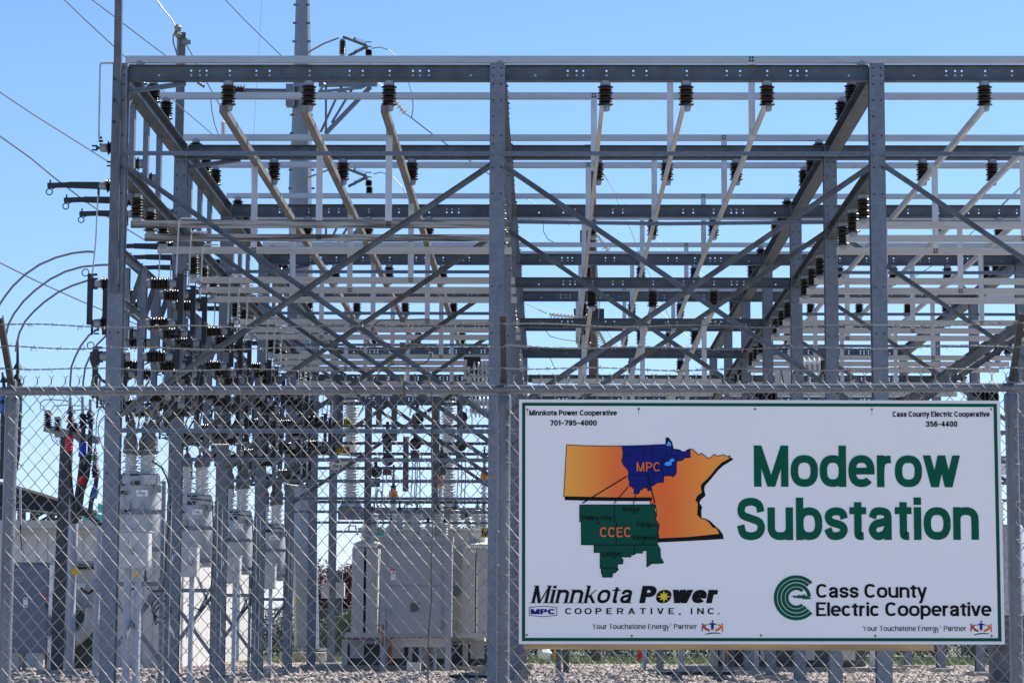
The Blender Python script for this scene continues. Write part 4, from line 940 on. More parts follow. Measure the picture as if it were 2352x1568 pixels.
# mesh skin of the roof as closely set thin wires
mb = MB()
for t_ in range(160):
    f = t_ / 159 * 24; i = min(int(f), 23); f -= i
    mb.tube([r_[i].lerp(r_[i + 1], f) for r_ in rails], .018, 3)
for s_ in range(1, 24):
    f = s_ / 24 * 5; i = min(int(f), 4); f -= i
    mb.tube([rails[i][t_].lerp(rails[i + 1][t_], f) for t_ in range(25)], .02, 3)
mb.obj('mesh_skin', 'lattice', cn)['kind'] = 'stuff'
for (pl, lb) in (([(1545, 765), (1790, 845), (1790, 1000), (1545, 1000)], 'slanted teal road sign above the building roof, left one'), ([(1840, 520), (2010, 580), (2010, 720), (1840, 700)], 'teal road sign behind the left front column, upper'), ([(1820, 715), (2010, 770), (2010, 900), (1815, 880)], 'teal road sign behind the left front column, lower')):
    t_ = thing('road_sign', lb, 'sign', group='teal road signs')
    ps = [Pl(x, y, 92) for x, y in pl]; dp = Vector((0, .05, 0)); cc = sum(ps, Vector()) / 4
    MB().add(ps + [p + dp for p in ps], [(3, 2, 1, 0), (4, 5, 6, 7), (0, 1, 5, 4), (1, 2, 6, 5), (2, 3, 7, 6), (3, 0, 4, 7)]).obj('border', 'white', t_)
    q_ = [cc + (p - cc) * .90 + Vector((0, -.012, 0)) for p in ps]
    MB().add(q_, [(0, 1, 2, 3)]).obj('panel', 'tealsign', t_)
    MB().box((cc.x, 92.3, cc.z / 2), (.12, .1, cc.z)).obj('post', 'steel2', t_)

# ------------------------------------------------------------------ power transformers in the yard
Z8 = zx(1350, 2000, 3.3573)
def P8(x, y, Y): return at(*Z8(x, y), Y)
shT = MB().lathe(shed_prof(1.0, .055, .125, .105, 11), n=16).mesh('porcelain', M['grey'], True)
def bushing(parent, p, h, w_=1., tilt=0, amber=False):
    o_ = link('bushing', shT, parent, p); o_.scale = (w_, w_, h); o_.rotation_euler = (0, tilt, 0)
    if amber:
        c_ = MB().lathe([(.11, 0), (.12, .02), (.115, .22), (.07, .24)], n=16).obj('amber_cap', 'amber', o_, True, (0, 0, 1.0)); c_.scale = (1, 1, 1 / h * 1.0)
        d_ = MB().lathe([(.07, 0), (.07, .12), (.035, .13), (.04, .3), (.06, .31), (.03, .34), (.03, .62), (.015, .65)], n=10).obj('terminal', 'dark', o_, True, (0, 0, 1.0 + .24 / h)); d_.scale = (1, 1, 1 / h)
    else:
        d_ = MB().lathe([(.05, 0), (.05, .1), (.02, .12), (.02, .28)], n=8).obj('terminal', 'dark', o_, True, (0, 0, 1.0)); d_.scale = (1, 1, 1 / h)
    return o_
def transformer(dx, label, full=True, Y=61.5):
    t_ = thing('power_transformer', label, 'transformer', (dx, 0, 0))
    a = P8(320, 400, Y + .2); b_ = P8(1980, 400, Y + .2); zt = a.z
    L, r_ = a.x, b_.x; cx = (L + r_) / 2; w_ = r_ - L
    zb = P8(300, 3060 - 1568 + 80, Y).z; zb = .75
    MB().box((cx, Y + 1.1, (zt + zb) / 2), (w_, 1.7, zt - zb)).obj('main_tank', 'beige', t_)
    MB().box((cx, Y + 1.1, zt + .03), (w_ + .16, 1.86, .06)).obj('tank_lid', 'lid', t_)
    mb = MB()
    for q_ in range(26): mb.lathe([(.025, zt - .03), (.025, zt + .10)], (L + w_ * (q_ + .5) / 26, Y + .22, 0), (0, 0, 1), 6)
    mb.obj('lid_bolts', 'cap', t_)['kind'] = 'stuff'
    # radiators: banks of upright oval fins
    for (x0_, x1_, yt, nm) in ((200, 580, 650, 0), (1670, 2080, 660, 1)):
        p0, p1 = P8(x0_, yt, Y - .6), P8(x1_, yt, Y - .6); zr = p0.z; wr = p1.x - p0.x; nb = 2
        for q_ in range(nb):
            xa = p0.x + wr * (q_ + (0 if q_ else 0)) / nb; ww = wr / nb - .06
            mb = MB()
            for f_ in range(5):
                xx = xa + .03 + ww * (f_ + .5) / 5
                mb.ext((xx, Y - .5, .95), (xx, Y - .5, zr), [(-ww / 10.6, -.55), (ww / 10.6, -.55), (ww / 10, -.50), (ww / 10, .5), (-ww / 10, .5), (-ww / 10, -.50)], (0, 1, 0))
            mb.obj('radiator', 'beige', t_)
        MB().tube([(p0.x + .05, Y - .5, zr), (p0.x + .12, Y - .5, zr + .08), (p1.x - .1, Y - .5, zr + .08)], .07, 8).obj('header_pipe', 'beige', t_, True)
        # domed lids of the bushing tanks
        MB().lathe([(wr * .5, zr + .10), (wr * .53, zr + .12), (wr * .53, zr + .15), (wr * .30, zr + .21), (.12, zr + .24), (.05, zr + .30)], ((p0.x + p1.x) / 2, Y - .1, 0), (0, 0, 1), 20).obj('domed_lid', 'lid', t_, True)
        MB().box(((p0.x + p1.x) / 2, Y - .5, .9), (wr + .25, 1.2, .12)).obj('radiator_shelf', 'beige', t_)
        bushing(t_, ((p0.x + .25), Y - .2, zr + .25), .58, .95, R(14 if nm else -14) * -1)
        bushing(t_, ((p0.x + p1.x) / 2 + .15, Y - .2, zr + .3), .6, 1.0)
    MB().box((cx, Y + 1.0, .42), (w_ + .6, 2.2, .5)).obj('skid', 'steel2', t_)
    for x_ in (-1.9, -.9, .1, 1.1, 2.0): MB().box((cx + x_, Y - .3, .40), (.14, .1, .78)).obj('skid_leg', 'beige', t_); MB().box((cx + x_ + .3, Y - .25, .55), (.35, .08, .45)).obj('skid_plate', 'beige', t_)
    MB().box((cx, Y + .6, .08), (w_ + 2.2, 4.0, .16)).obj('pad', 'conc', t_)
    bs = [P8(728, 500, Y), P8(1370, 500, Y + .2), P8(1960, 400, Y)]
    for q_, p in enumerate(bs):
        bushing(t_, (p.x, Y + .5, zt - .1 if q_ != 2 else zt), P8(728, -130, Y).z - zt - .1 if q_ == 0 else (1.25), 1.0 if q_ == 0 else .85, 0, True)
    for x_ in (1585, 1880): 
        p = P8(x_, 380, Y + .8); bushing(t_, (p.x, Y + .8, zt), .55, 1.1)
    for x_ in (1000, 1420): MB().box((P8(x_, 400, Y + .6).x, Y + .6, zt + .16), (.35, .25, .22)).obj('relay_box', 'cap', t_)
    MB().box((P8(1590, 900, Y).x, Y + .2, P8(1590, 940, Y).z), (.40, .06, .95)).obj('gauge_panel', 'box', t_)
    MB().lathe([(.13, 0), (.14, .03), (.12, .06)], (P8(1590, 1215, Y).x, Y + .16, P8(1590, 1215, Y).z), (0, -1, 0), 16).obj('gauge', 'cap', t_, True)
    MB().box((P8(530, 445, Y - .1).x, Y - .1, P8(530, 445, Y - .1).z), (.38, .04, .10)).obj('green_tag', 'tealsign', t_)
    return t_, zt
tr, zt = transformer(0, 'large beige power transformer with white bushings behind the grey cabinet')
transformer(9.2, 'large beige power transformer mostly hidden behind the big sign')
# grey cabinet
def recloser(dx, label, Y=59.4):
    t_ = thing('switch_cabinet', label, 'cabinet', (dx, 0, 0))
    a, b_ = P8(585, 505, Y), P8(1538, 2600, Y); a = P8(585, 505, Y); L = a.x; r_ = P8(1538, 505, Y).x; zt_ = a.z; zb = at(950, 1461, Y).z
    w_ = r_ - L; cx = (L + r_) / 2
    MB().box((cx, Y + .45, (zt_ + zb) / 2), (w_, .9, zt_ - zb)).obj('case', 'cab', t_)
    MB().box((cx, Y + .42, zt_ - .03), (w_ + .05, 1.0, .14)).obj('hood', 'cab', t_)
    zs = P8(700, 1145, Y).z; dl, dr = P8(670, 700, Y).x, P8(1398, 700, Y).x
    MB().box(((dl + dr) / 2, Y - .02, (P8(0, 605, Y).z + zs) / 2 + .012), (dr - dl, .035, P8(0, 605, Y).z - zs - .02)).obj('upper_door', 'cab', t_)
    MB().box(((dl + dr) / 2, Y - .02, (zs + zb) / 2 + .02), (dr - dl, .035, zs - zb - .09)).obj('lower_door', 'cab', t_)
    for z_ in (P8(0, 1060, Y).z, P8(0, 1270, Y).z, zb + .3, zb + .55): MB().box((dr + .01, Y - .045, z_), (.03, .03, .13)).obj('hinge', 'cap', t_)
    MB().box((P8(710, 1500, Y).x, Y - .05, P8(710, 1500, Y).z), (.08, .03, .12)).obj('latch', 'cap', t_)
    p = P8(1040, 1435, Y); MB().lathe([(.15, 0), (.14, .02)], (p.x, Y - .04, p.z), (0, -1, 0), 4).obj('window', 'boot', t_)
    MB().box((p.x, Y - .043, p.z), (.24, .012, .24)).obj('window_frame', 'cap', t_)
    p = P8(750, 998, Y); MB().box((p.x, Y - .045, p.z), (.12, .006, .26)).obj('warning_label', 'white', t_)
    MB().box((p.x, Y - .049, p.z + .115), (.12, .004, .03)).obj('label_stripe', 'redp', t_)
    mb = MB(); mb.rod((p.x - .035, Y - .05, p.z + .01), (p.x + .035, Y - .05, p.z + .06), .006, 4); mb.rod((p.x - .03, Y - .05, p.z + .05), (p.x + .04, Y - .05, p.z + .03), .006, 4); mb.obj('figure_print', 'ink', t_)
    p = P8(738, 870, Y); MB().box((p.x, Y - .045, p.z), (.055, .006, .05)).obj('yellow_label', 'yellow', t_)
    for x_ in (L + .05, r_ - .11): 
        MB().ext((x_ + .02, Y - .04, .02), (x_ + .02, Y - .04, zb + .62), C_prof(.13, .05, .008), (1, 0, 0)).obj('leg', 'cab', t_)
        MB().ext((x_ + .02, Y + .85, .02), (x_ + .02, Y + .85, zb + .2), C_prof(.13, .05, .008), (1, 0, 0)).obj('leg', 'cab', t_)
    mb = MB(); mb.box((L + .07, Y - .069, zb + .02), (.05, .006, .5)); mb.box((L + .25, Y + .02, zb - .35), (.10, .02, .62)); mb.obj('rust_stain', 'rust', t_)
    MB().box((cx + .05, Y + .5, zb - .14), (w_ * .8, .5, .22)).obj('under_tray', 'beige', t_)
    for x_, h_ in ((.1, .75), (.45, .7), (-.15, .8)): MB().lathe([(.05, 0), (.05, h_)], (cx + x_, Y + .35, 0), (0, 0, 1), 10).obj('conduit', 'pvc', t_, True)
    for x_ in (830, 1065, 1345): 
        p = P8(x_, 500, Y + .4); b = bushing(t_, (p.x, Y + .4, zt_ + .03), .62, 1.25)
    for x_ in (715, 1215, 1440):
        p = P8(x_, 500, Y + .3); b = bushing(t_, (p.x, Y + .25, zt_ + .03), .34, .75)
    return t_
recloser(0, 'grey two door switch cabinet with rust stains in the middle of the yard')
# tall ribbed posts on a raised beam behind
st = thing('breaker_stand', 'raised grey steel beam on posts carrying tall ribbed columns behind the cabinet', 'stand')
a = at(*Zr(0, 0), 50); Zb = zx(1250, 1550, 2.7659)
def Pb(x, y, Y=65): return at(*Zb(x, y), Y)
a, b_ = Pb(290, 1380), Pb(1960, 1380)
MB().ext((a.x, 65, (Pb(0, 1325).z + Pb(0, 1455).z) / 2), (b_.x + .3, 65, (Pb(0, 1325).z + Pb(0, 1455).z) / 2), C_prof(Pb(0, 1325).z - Pb(0, 1455).z, .5, .03, -1)).obj('beam', 'steel', st)
for x_ in (640, 1420): MB().box((Pb(x_, 1400).x, 65.3, Pb(0, 1450).z / 2), (.3, .3, Pb(0, 1450).z)).obj('post', 'steel', st)
for x_, y1_ in ((425, 80), (1500, 90)):
    for (ya, yb) in ((1300, 740), (620, y1_)):
        p, q_ = Pb(x_, ya, 64.9), Pb(x_, yb, 64.9); hh = q_.z - p.z
        MB().lathe(shed_prof(hh * .9, .13, .215, .20, 15), p, (0, 0, 1), 18).obj('ribbed_column', 'grey', st, True)
    p = Pb(x_, 745, 64.9); MB().lathe([(.16, 0), (.2, .05), (.2, .28), (.16, .42)], p, (0, 0, 1), 18).obj('joint_cap', 'lid', st, True)
    p = Pb(x_, y1_ + 20, 64.9); MB().lathe([(.2, 0), (.24, .03), (.24, .1), (.1, .14), (.08, .22)], p, (0, 0, 1), 18).obj('top_cap', 'cap', st, True)
    p = Pb(x_, 1320, 64.9); MB().lathe([(.32, 0), (.26, .1), (.2, .12)], p, (0, 0, 1), 18).obj('base_flange', 'cap', st, True)
# thin operating rods, ropes and pulleys in the centre bay
RX_ = (1105, 1135, 1160, 1180, 820, 1425, 1610, 1650, 1690, 1700, 1755, 890, 1430, 700, 780)
for i, (x_, y0_, y1_) in enumerate(((1105, 760, 1250), (1135, 740, 1270), (1160, 750, 1300), (1180, 760, 1330), (820, 560, 1040), (1425, 560, 800), (1610, 740, 1260), (1650, 730, 1300), (1690, 740, 1290), (1700, 240, 480), (1755, 240, 480), (890, 880, 1050), (1430, 900, 1060), (700, 900, 1260), (780, 920, 1330))):
    a, b_ = Pb(x_, y0_, 61.6), Pb(x_ + rnd.uniform(-25, 10), y1_, 61.6)
    wire([a, a.lerp(b_, .5) + Vector((.02, 0, 0)), b_], f'thin {"rod" if i in (9, 10, 11, 12) else "rope"} hanging above the grey cabinet, {("left", "centre", "right")[0 if x_ < 1000 else (1 if x_ < 1300 else 2)]} bundle, {ORD[sorted(RX_).index(x_) % 12]} strand of the row', .014, 'wire', 'rope', 5, 'hanging rods and ropes', 'hanging_rod')
for i, (x_, y_) in enumerate(((830, 800), (1135, 620), (1430, 795), (1635, 640), (1645, 330), (700, 930), (830, 540), (1160, 340))):
    p = Pb(x_, y_, 61.2); t_ = thing('pulley', f'dark round operating pulley hanging in the left bay, {ORD[i]} of eight', 'pulley', (0, 0, 0), 'operating pulleys')
    MB().lathe([(.05, 0), (.15, .02), (.155, .07), (.05, .1)], p, (.2, -1, 0), 16).obj('wheel', 'dark', t_, True)
    MB().box(p + Vector((0, -.02, .22)), (.08, .06, .3)).obj('strap', 'dark', t_)
    MB().box(p + Vector((0, 0, -.27)), (.22, .05, .22)).obj('mount_plate', 'steel2', t_)
Z7b = zx(1000, 1400, 2.138)
def P7(x, y, Y): return at(*Z7b(x, y), Y)
for i, (pts, Y) in enumerate((([(1090, 1190), (1080, 1300), (1110, 1400), (1150, 1480), (1090, 1540)], 61), ([(1120, 1200), (1140, 1310), (1200, 1380)], 61), ([(1310, 1360), (1330, 1320), (1370, 1310), (1390, 1330)], 61), ([(840, 1560), (850, 1500), (900, 1500), (920, 1580)], 60.2), ([(1005, 300), (985, 450), (930, 560)], 62), ([(1150, 290), (1120, 480), (1105, 620)], 62), ([(1410, 200), (1390, 430), (1365, 560)], 62), ([(1880, 1400), (1950, 1450), (1975, 1510)], 60.5), ([(430, 750), (450, 850), (455, 940)], 56), ([(480, 760), (485, 860), (470, 950), (520, 990)], 56), ([(770, 890), (860, 900), (990, 915)], 61))):
    wire([P7(x, y, Y) for x, y in pts], f'pale curved lead near the transformers, {ORD[i]} of eleven', .022, 'alu' if i > 3 else 'wire', 'wire', 6, 'leads near the transformers', 'lead_wire')
# pale porcelain switch insulators beside the middle column
t_ = thing('ribbed_switch', 'pale ribbed switch insulators beside the middle front column near the fence top', 'switch')
for (x_, y_) in ((1985, 150), (1985, 215), (1960, 450), (1960, 520)):
    p = P7(x_ + 90, y_, 50.5); MB().lathe(shed_prof(.42, .05, .14, .14, 5), p, (-1, 0, 0), 14).obj('insulator', 'grey', t_, True)
MB().box(P7(1900, 130, 50.5), (.35, .1, .35)).obj('bracket', 'dark', t_)
for x_, y_ in ((1835, 120), (1862, 180), (1838, 210), (1868, 240)): MB().ext(P7(x_, y_ + 40, 50.3), P7(x_ + 8, y_ - 40, 50.3), rect(.07, .03), (0, 1, 0)).obj('blade', 'alu', t_)
# the same kind of pale switch in the right bay
Z9 = zx(3000, 1150, 2.146)
def P9(x, y, Y): return at(*Z9(x, y), Y)
t_ = thing('ribbed_switch', 'pale ribbed horizontal insulator behind the barbed wire in the middle bay', 'switch')
MB().lathe(shed_prof(.62, .06, .20, .20, 6), P9(610, 680, 50), (-1, 0, 0), 14).obj('insulator', 'grey', t_, True)
MB().box(P9(625, 700, 50), (.12, .2, .35)).obj('bracket', 'dark', t_)
for i, (x_, y_, lb) in enumerate(((165, 945, 'dark ribbed insulator lying just above the sign, left'), (2065, 945, 'dark ribbed insulator lying just above the sign, right'))):
    tag(MB().lathe(shed_prof(.6, .10, .19, .19, 7), P9(x_ + 65, y_, 48), (-1, 0, 0), 14).obj('lying_insulator', 'brown', None, True), lb, 'insulator')
for x_, s_ in ((300, .5), (240, .4)):
    MB().ext(P9(x_ + 20, 830, 49), P9(x_ - 10, 690, 49), rect(.16, .02), (0, 1, 0)).obj('slanted_plate', 'alu', frame)
# small equipment seen beyond the sign's right edge
t_ = thing('pole_transformer', 'pale drum with ribbed bushing seen between the sign and right fence post', 'transformer')
p = at(2312, 1250, 48); MB().lathe([(.34, 1.35), (.35, 1.4), (.35, 3.0), (.3, 3.1)], (p.x, 48, 0), (0, 0, 1), 22).obj('tank', 'tank', t_, True)
link('bushing', shG, t_, (p.x - .12, 48, 3.08)); MB().lathe([(.1, 0), (.05, .5), (.03, .7)], (p.x + .2, 48.1, 3.1), (0, 0, 1), 12).obj('cover', 'boot', t_, True)
MB().box((p.x, 48, .68), (.7, .5, 1.34)).obj('stand', 'steel2', t_)
# cabinets, posts and boxes whose feet show under the sign
for i, (x0_, x1_, zt_, Y_, mm, lb) in enumerate(((1658, 1745, 1.9, 60, 'cab', 'grey cabinet feet under the right half of the sign'),)):
    a = at(x0_, 1500, Y_); b_ = at(x1_, 1500, Y_); t_ = thing('yard_cabinet', lb, 'cabinet')
    MB().box(((a.x + b_.x) / 2, Y_ + .4, (zt_ + .45) / 2 + .2), (b_.x - a.x, .8, zt_ - .45)).obj('case', mm, t_)
    for s_ in (0, 1): MB().box((a.x + .08 + s_ * (b_.x - a.x - .16), Y_, .35), (.12, .1, .7)).obj('leg', 'cab', t_)
    MB().box((a.x + .1, Y_ - .06, .5), (.06, .01, .5)).obj('rust_stain', 'rust', t_)
for i, (x_, yb, w_, Y_, mm) in enumerate(((1180 + 0, 1545, 10, 60, 'steel2'), (1283, 1545, 13, 57, 'steel2'), (1300, 1545, 13, 58, 'steel2'), (1516, 1546, 16, 56, 'steel'), (1480, 1535, 9, 60, 'pvc'), (1565, 1535, 12, 60, 'pvc'))):
    p = at(x_, yb, Y_); ww = w_ / 5612 * Y_
    if mm == 'pvc' or i in (1,): o_ = MB().lathe([(ww / 2, -.02), (ww / 2, 3.0)], (p.x, Y_, 0), (0, 0, 1), 12).obj('yard_post', mm, None, True)
    else: o_ = MB().ext((p.x, Y_, -.02), (p.x, Y_, 3.2), I_prof(ww, ww, .01, .01), (0, 1, 0)).obj('yard_post', mm)
    tag(o_, f'post standing in the gravel under the sign, {ORD[i]} from left' if i not in (1, 2) else f'{"round" if i == 1 else "square"} post of the close pair under the left half of the sign', 'post', 'posts behind the sign')
# small box on the post in the gap left of the transformer and the small cream boxes
t_ = thing('meter_box', 'pair of small cream boxes on the dark post left of the transformer', 'box')
Z8c = zx(1000, 2000, 2.138)
for x0_, x1_ in ((615, 670), (738, 808)):
    a = at(*Z8c(x0_, 702), 66.3); b_ = at(*Z8c(x1_, 836), 66.3)
    MB().box(((a.x + b_.x) / 2, 66.3, (a.z + b_.z) / 2), (b_.x - a.x, .3, a.z - b_.z)).obj('box', 'box', t_)
MB().box((at(*Z8c(755, 900), 66.3).x, 66.4, 2.0), (.2, .2, 1.2)).obj('bracket', 'steel2', t_)
o_ = MB().box(at(*Z8c(1400, 1445), 58.5), (.32, .3, .32)).obj('ground_box', 'box'); tag(o_, 'small cream box on the gravel in front of the grey cabinet', 'box')
o_ = MB(); o_.ext(at(*Z8c(1700, 1505), 50), at(*Z8c(2040, 1505), 50), C_prof(.08, .3, .02)); o_.box(at(*Z8c(1830, 1535), 50), (.2, .2, .3)); tag(o_.obj('cable_tray', 'steel2'), 'low steel tray on short legs near the middle front column', 'tray')
o_ = MB(); o_.ext(at(1510, 1545, 49), at(1690, 1545, 49), C_prof(.08, .25, .02)); o_.box(at(1555, 1556, 49), (.2, .2, .2)); o_.box(at(1650, 1556, 49), (.2, .2, .2)); tag(o_.obj('cable_tray', 'steel2'), 'low steel tray under the right half of the sign', 'tray')
# ------------------------------------------------------------------ far fence, hedge, trees
ff = thing('far_fence', 'distant chain link fence along the grass behind the yard', 'fence')
YF = 90.; hF = 1.78
for i, X in enumerate(np.arange(-27, 27.1, 3.0)):
    MB().lathe([(.045, -.1), (.045, hF + .02), (.03, hF + .06)], (float(X), YF, 0), (0, 0, 1), 8).obj('fence_post', 'pipe', ff, True)
MB().rod((-27, YF, hF), (27, YF, hF), .035, 6).obj('top_rail', 'pipe', ff)
MB().rod((-27, YF, .12), (27, YF, .12), .02, 5).obj('bottom_rail', 'pipe', ff)
mb = MB(); sp = .115; nx = int(54 / sp)
for i in range(-16, nx):
    x = -27 + i * sp
    for s_ in (1, -1):
        a = Vector((x, YF - .05, .05)); b_ = Vector((x + s_ * (hF - .05) * .85, YF - .05, hF)); mb.ext(a, b_, [(-.008, -.008), (.008, -.008), (0, .011)], (0, 1, 0))
mb.obj('mesh', 'fence', ff)['kind'] = 'stuff'
def leaves(name, centers, n, size, mkey, parent=None, seed=1, label=None, cat=None, kind=None):
    """leaf-sized faces scattered through clumps: centers = (x, y, z, rx, ry, rz)"""
    r = np.random.RandomState(seed); k = len(centers); C_ = np.array(centers)
    vol = C_[:, 3] * C_[:, 4] * C_[:, 5]; idx = r.choice(k, n, p=vol / vol.sum())
    d = r.randn(n, 3); d /= np.linalg.norm(d, axis=1)[:, None]; rad = (r.rand(n) ** .45)[:, None]
    P = C_[idx, :3] + d * rad * C_[idx, 3:]
    u = r.randn(n, 3); u /= np.linalg.norm(u, axis=1)[:, None]; v = np.cross(u, r.randn(n, 3)); v /= np.linalg.norm(v, axis=1)[:, None]
    s_ = size * (.6 + .8 * r.rand(n))[:, None]
    V = np.stack([P - u * s_, P + v * s_ * .45, P + u * s_, P - v * s_ * .45], 1).reshape(-1, 3)
    me = bpy.data.meshes.new(name); me.vertices.add(4 * n); me.vertices.foreach_set('co', V.astype('f').ravel())
    me.loops.add(4 * n); me.loops.foreach_set('vertex_index', np.arange(4 * n, dtype='i'))
    me.polygons.add(n); me.polygons.foreach_set('loop_start', np.arange(n, dtype='i') * 4); me.update(); me.validate(); me.materials.append(M[mkey])
    o_ = link(name, me, parent)
    return tag(o_, label, cat, None, kind)
cs = []
rr = random.Random(3)
for i in range(170):
    x = -30 + 62 * i / 170 + rr.uniform(-.3, .3); h = rr.uniform(.55, 1.05) + (.35 if rr.random() < .2 else 0)
    cs.append((x, 96 + rr.uniform(-1, 1), h * .8, .6, .9, h))
leaves('hedge', cs, 60000, .075, 'leafd', None, 4, 'dark green hedge running behind the distant fence', 'hedge')
def tree(name, x, Y, zc, spread, h, mkey, label, seed, n=9000, size=.13):
    t_ = thing(name, label, 'tree', (0, 0, 0)); r = random.Random(seed)
    tips = []
    MB().tube([(x, Y, -.1), (x + .05, Y, h * .25), (x - .05, Y, h * .5), (x, Y, h * .8)], [.16, .13, .10, .04], 8).obj('trunk', 'bark', t_, True)
    mb = MB()
    for i in range(22):
        z0 = h * (.22 + .5 * i / 22); a = r.uniform(0, 6.28); L = spread * r.uniform(.5, 1.05)
        p = Vector((x, Y, z0)); q_ = p + Vector((math.cos(a) * L, math.sin(a) * L, L * r.uniform(.2, .8)))
        mb.tube([p, p.lerp(q_, .5) + Vector((0, 0, .08)), q_], [.045, .03, .012], 5); tips += [q_, p.lerp(q_, .65), p.lerp(q_, .4)]
    mb.obj('limbs', 'bark', t_)
    cc = [(p.x, p.y, p.z, r.uniform(.2, .42) * spread, r.uniform(.2, .42) * spread, r.uniform(.16, .34) * spread) for p in tips]
    leaves('crown', cc, n, size, mkey, t_, seed)
    return t_
p = at(800, 1400, 104); tree('plum_tree', p.x, 104, 2, 1.7, 4.5, 'leafp', 'purple leaved small tree left of the transformer', 11, 11000, .075)
p = at(752, 1500, 110); tree('plum_tree', p.x, 110, 2, .9, 3.6, 'leafp', 'sparse twiggy tree close to the tall pole', 12, 2400, .07)
p = at(800, 1460, 93.5); leaves('green_bush', [(p.x + dx, 93.6, z_, .7, .6, .55) for dx, z_ in ((-.9, .7), (-.3, 1.2), (.3, 1.3), (.8, .9), (.1, .6), (-.8, .4), (.9, .4))], 6000, .07, 'leafg', None, 13, 'bright green bush beside the transformer, behind the distant fence', 'bush')
p = at(2322, 1400, 100); leaves('green_bush', [(p.x + dx, 100, z_, .9, .7, .7) for dx, z_ in ((-.9, 1.5), (-.3, 2.0), (.5, 2.2), (1.2, 1.5), (.1, .8), (-1.2, .6), (1.2, .6))], 9000, .08, 'leafg', None, 14, 'green tree foliage between the sign and the right fence post', 'bush')
# scraps in the distance
for x_, cc, lb in ((1273, 'orangep', 'orange and yellow marker flags far behind the sign'), (1465, 'redp', 'small red marker flag far behind the sign')):
    t_ = thing('marker_flag', lb, 'flag'); p = at(x_, 1495, 84)
    MB().rod((p.x, 84, 0), (p.x, 84, p.z + .35), .015, 6).obj('stake', 'wire', t_)
    MB().add([(p.x, 83.98, p.z + .35), (p.x + .2, 83.95, p.z + .28), (p.x + .16, 83.99, p.z - .2), (p.x - .03, 83.97, p.z - .35), (p.x, 84.0, p.z + .35), (p.x + .2, 83.97, p.z + .28), (p.x + .16, 84.01, p.z - .2), (p.x - .03, 83.99, p.z - .35)], [(0, 1, 2, 3), (7, 6, 5, 4), (0, 4, 5, 1), (1, 5, 6, 2), (2, 6, 7, 3), (3, 7, 4, 0)]).obj('cloth', cc, t_)
p = at(1248, 1515, 82); tag(MB().lathe([(.05, 0), (.2, .1), (.26, .3), (.16, .42), (.05, .45)], (p.x, 82, .02), (.1, 0, 1), 7).obj('plastic_bag', 'white'), 'crumpled white bag lying in the grass', 'bag')
# ------------------------------------------------------------------ near fence
YN = 12.44
SL = .0062                               # the fence climbs gently to the right
def fz(x, z): return z + SL * (x + .25)
fence = thing('chain_link_fence', 'near galvanised chain link fence with round posts and barbed wire across the view', 'fence')
def railz(): return at(1010, 893.5, YN - .03).z
RZ = railz() ; PX = [-5.35, at(18.5, 1250, YN).x, at(1156, 1250, YN).x, at(2329.5, 1250, YN).x, 4.95]
mb = MB(); mb.rod((-5.4, YN - .03, fz(-5.4, RZ)), (5.0, YN - .03, fz(5.0, RZ)), .0225, 20); mb.obj('top_rail', 'pipe', fence, True)
for px_ in (232, 2163 + 0,):
    x = at(px_, 893, YN).x; MB().rod((x - .055, YN - .03, fz(x, RZ)), (x + .055, YN - .03, fz(x, RZ)), .0245, 20).obj('rail_sleeve', 'pipe', fence, True)
for i, x in enumerate(PX):
    z = fz(x, RZ) - .03
    p_ = MB().lathe([(.0335, -.05), (.0335, z - .02)], (x, YN, 0), (0, 0, 1), 26).obj('fence_post', 'pipe', fence, True)
    MB().lathe([(.037, z - .095), (.038, z - .09), (.038, z - .01), (.034, z), (.02, z + .012)], (x, YN, 0), (0, 0, 1), 26).obj('post_cap', 'pipe', p_, True)
    MB().box((x, YN - .012, z + .04), (.042, .05, .09)).obj('arm_socket', 'pipe', p_)
    MB().ext((x, YN - .03, z + .07), (x, YN - .33, z + .375), C_prof(.030, .028, .004), (1, 0, 0)).obj('barbed_arm', 'armm', p_)
    mb = MB()
    for q_ in range(11):
        zz = .12 + q_ * .19
        if zz < z - .1:
            mb.tube([(x + .036 * math.cos(a), YN + .036 * math.sin(a), zz + .004 * a) for a in [R(200 + 18 * s_) for s_ in range(9)]], .0022, 5)
            mb.tube([(x + .036 * math.cos(R(344)), YN - .01, zz), (x + .055, YN - .045, zz + .004), (x + .075, YN - .062, zz - .004), (x + .082, YN - .058, zz)], .0022, 5)
    mb.obj('tie_wires', 'wire', p_)['kind'] = 'stuff'
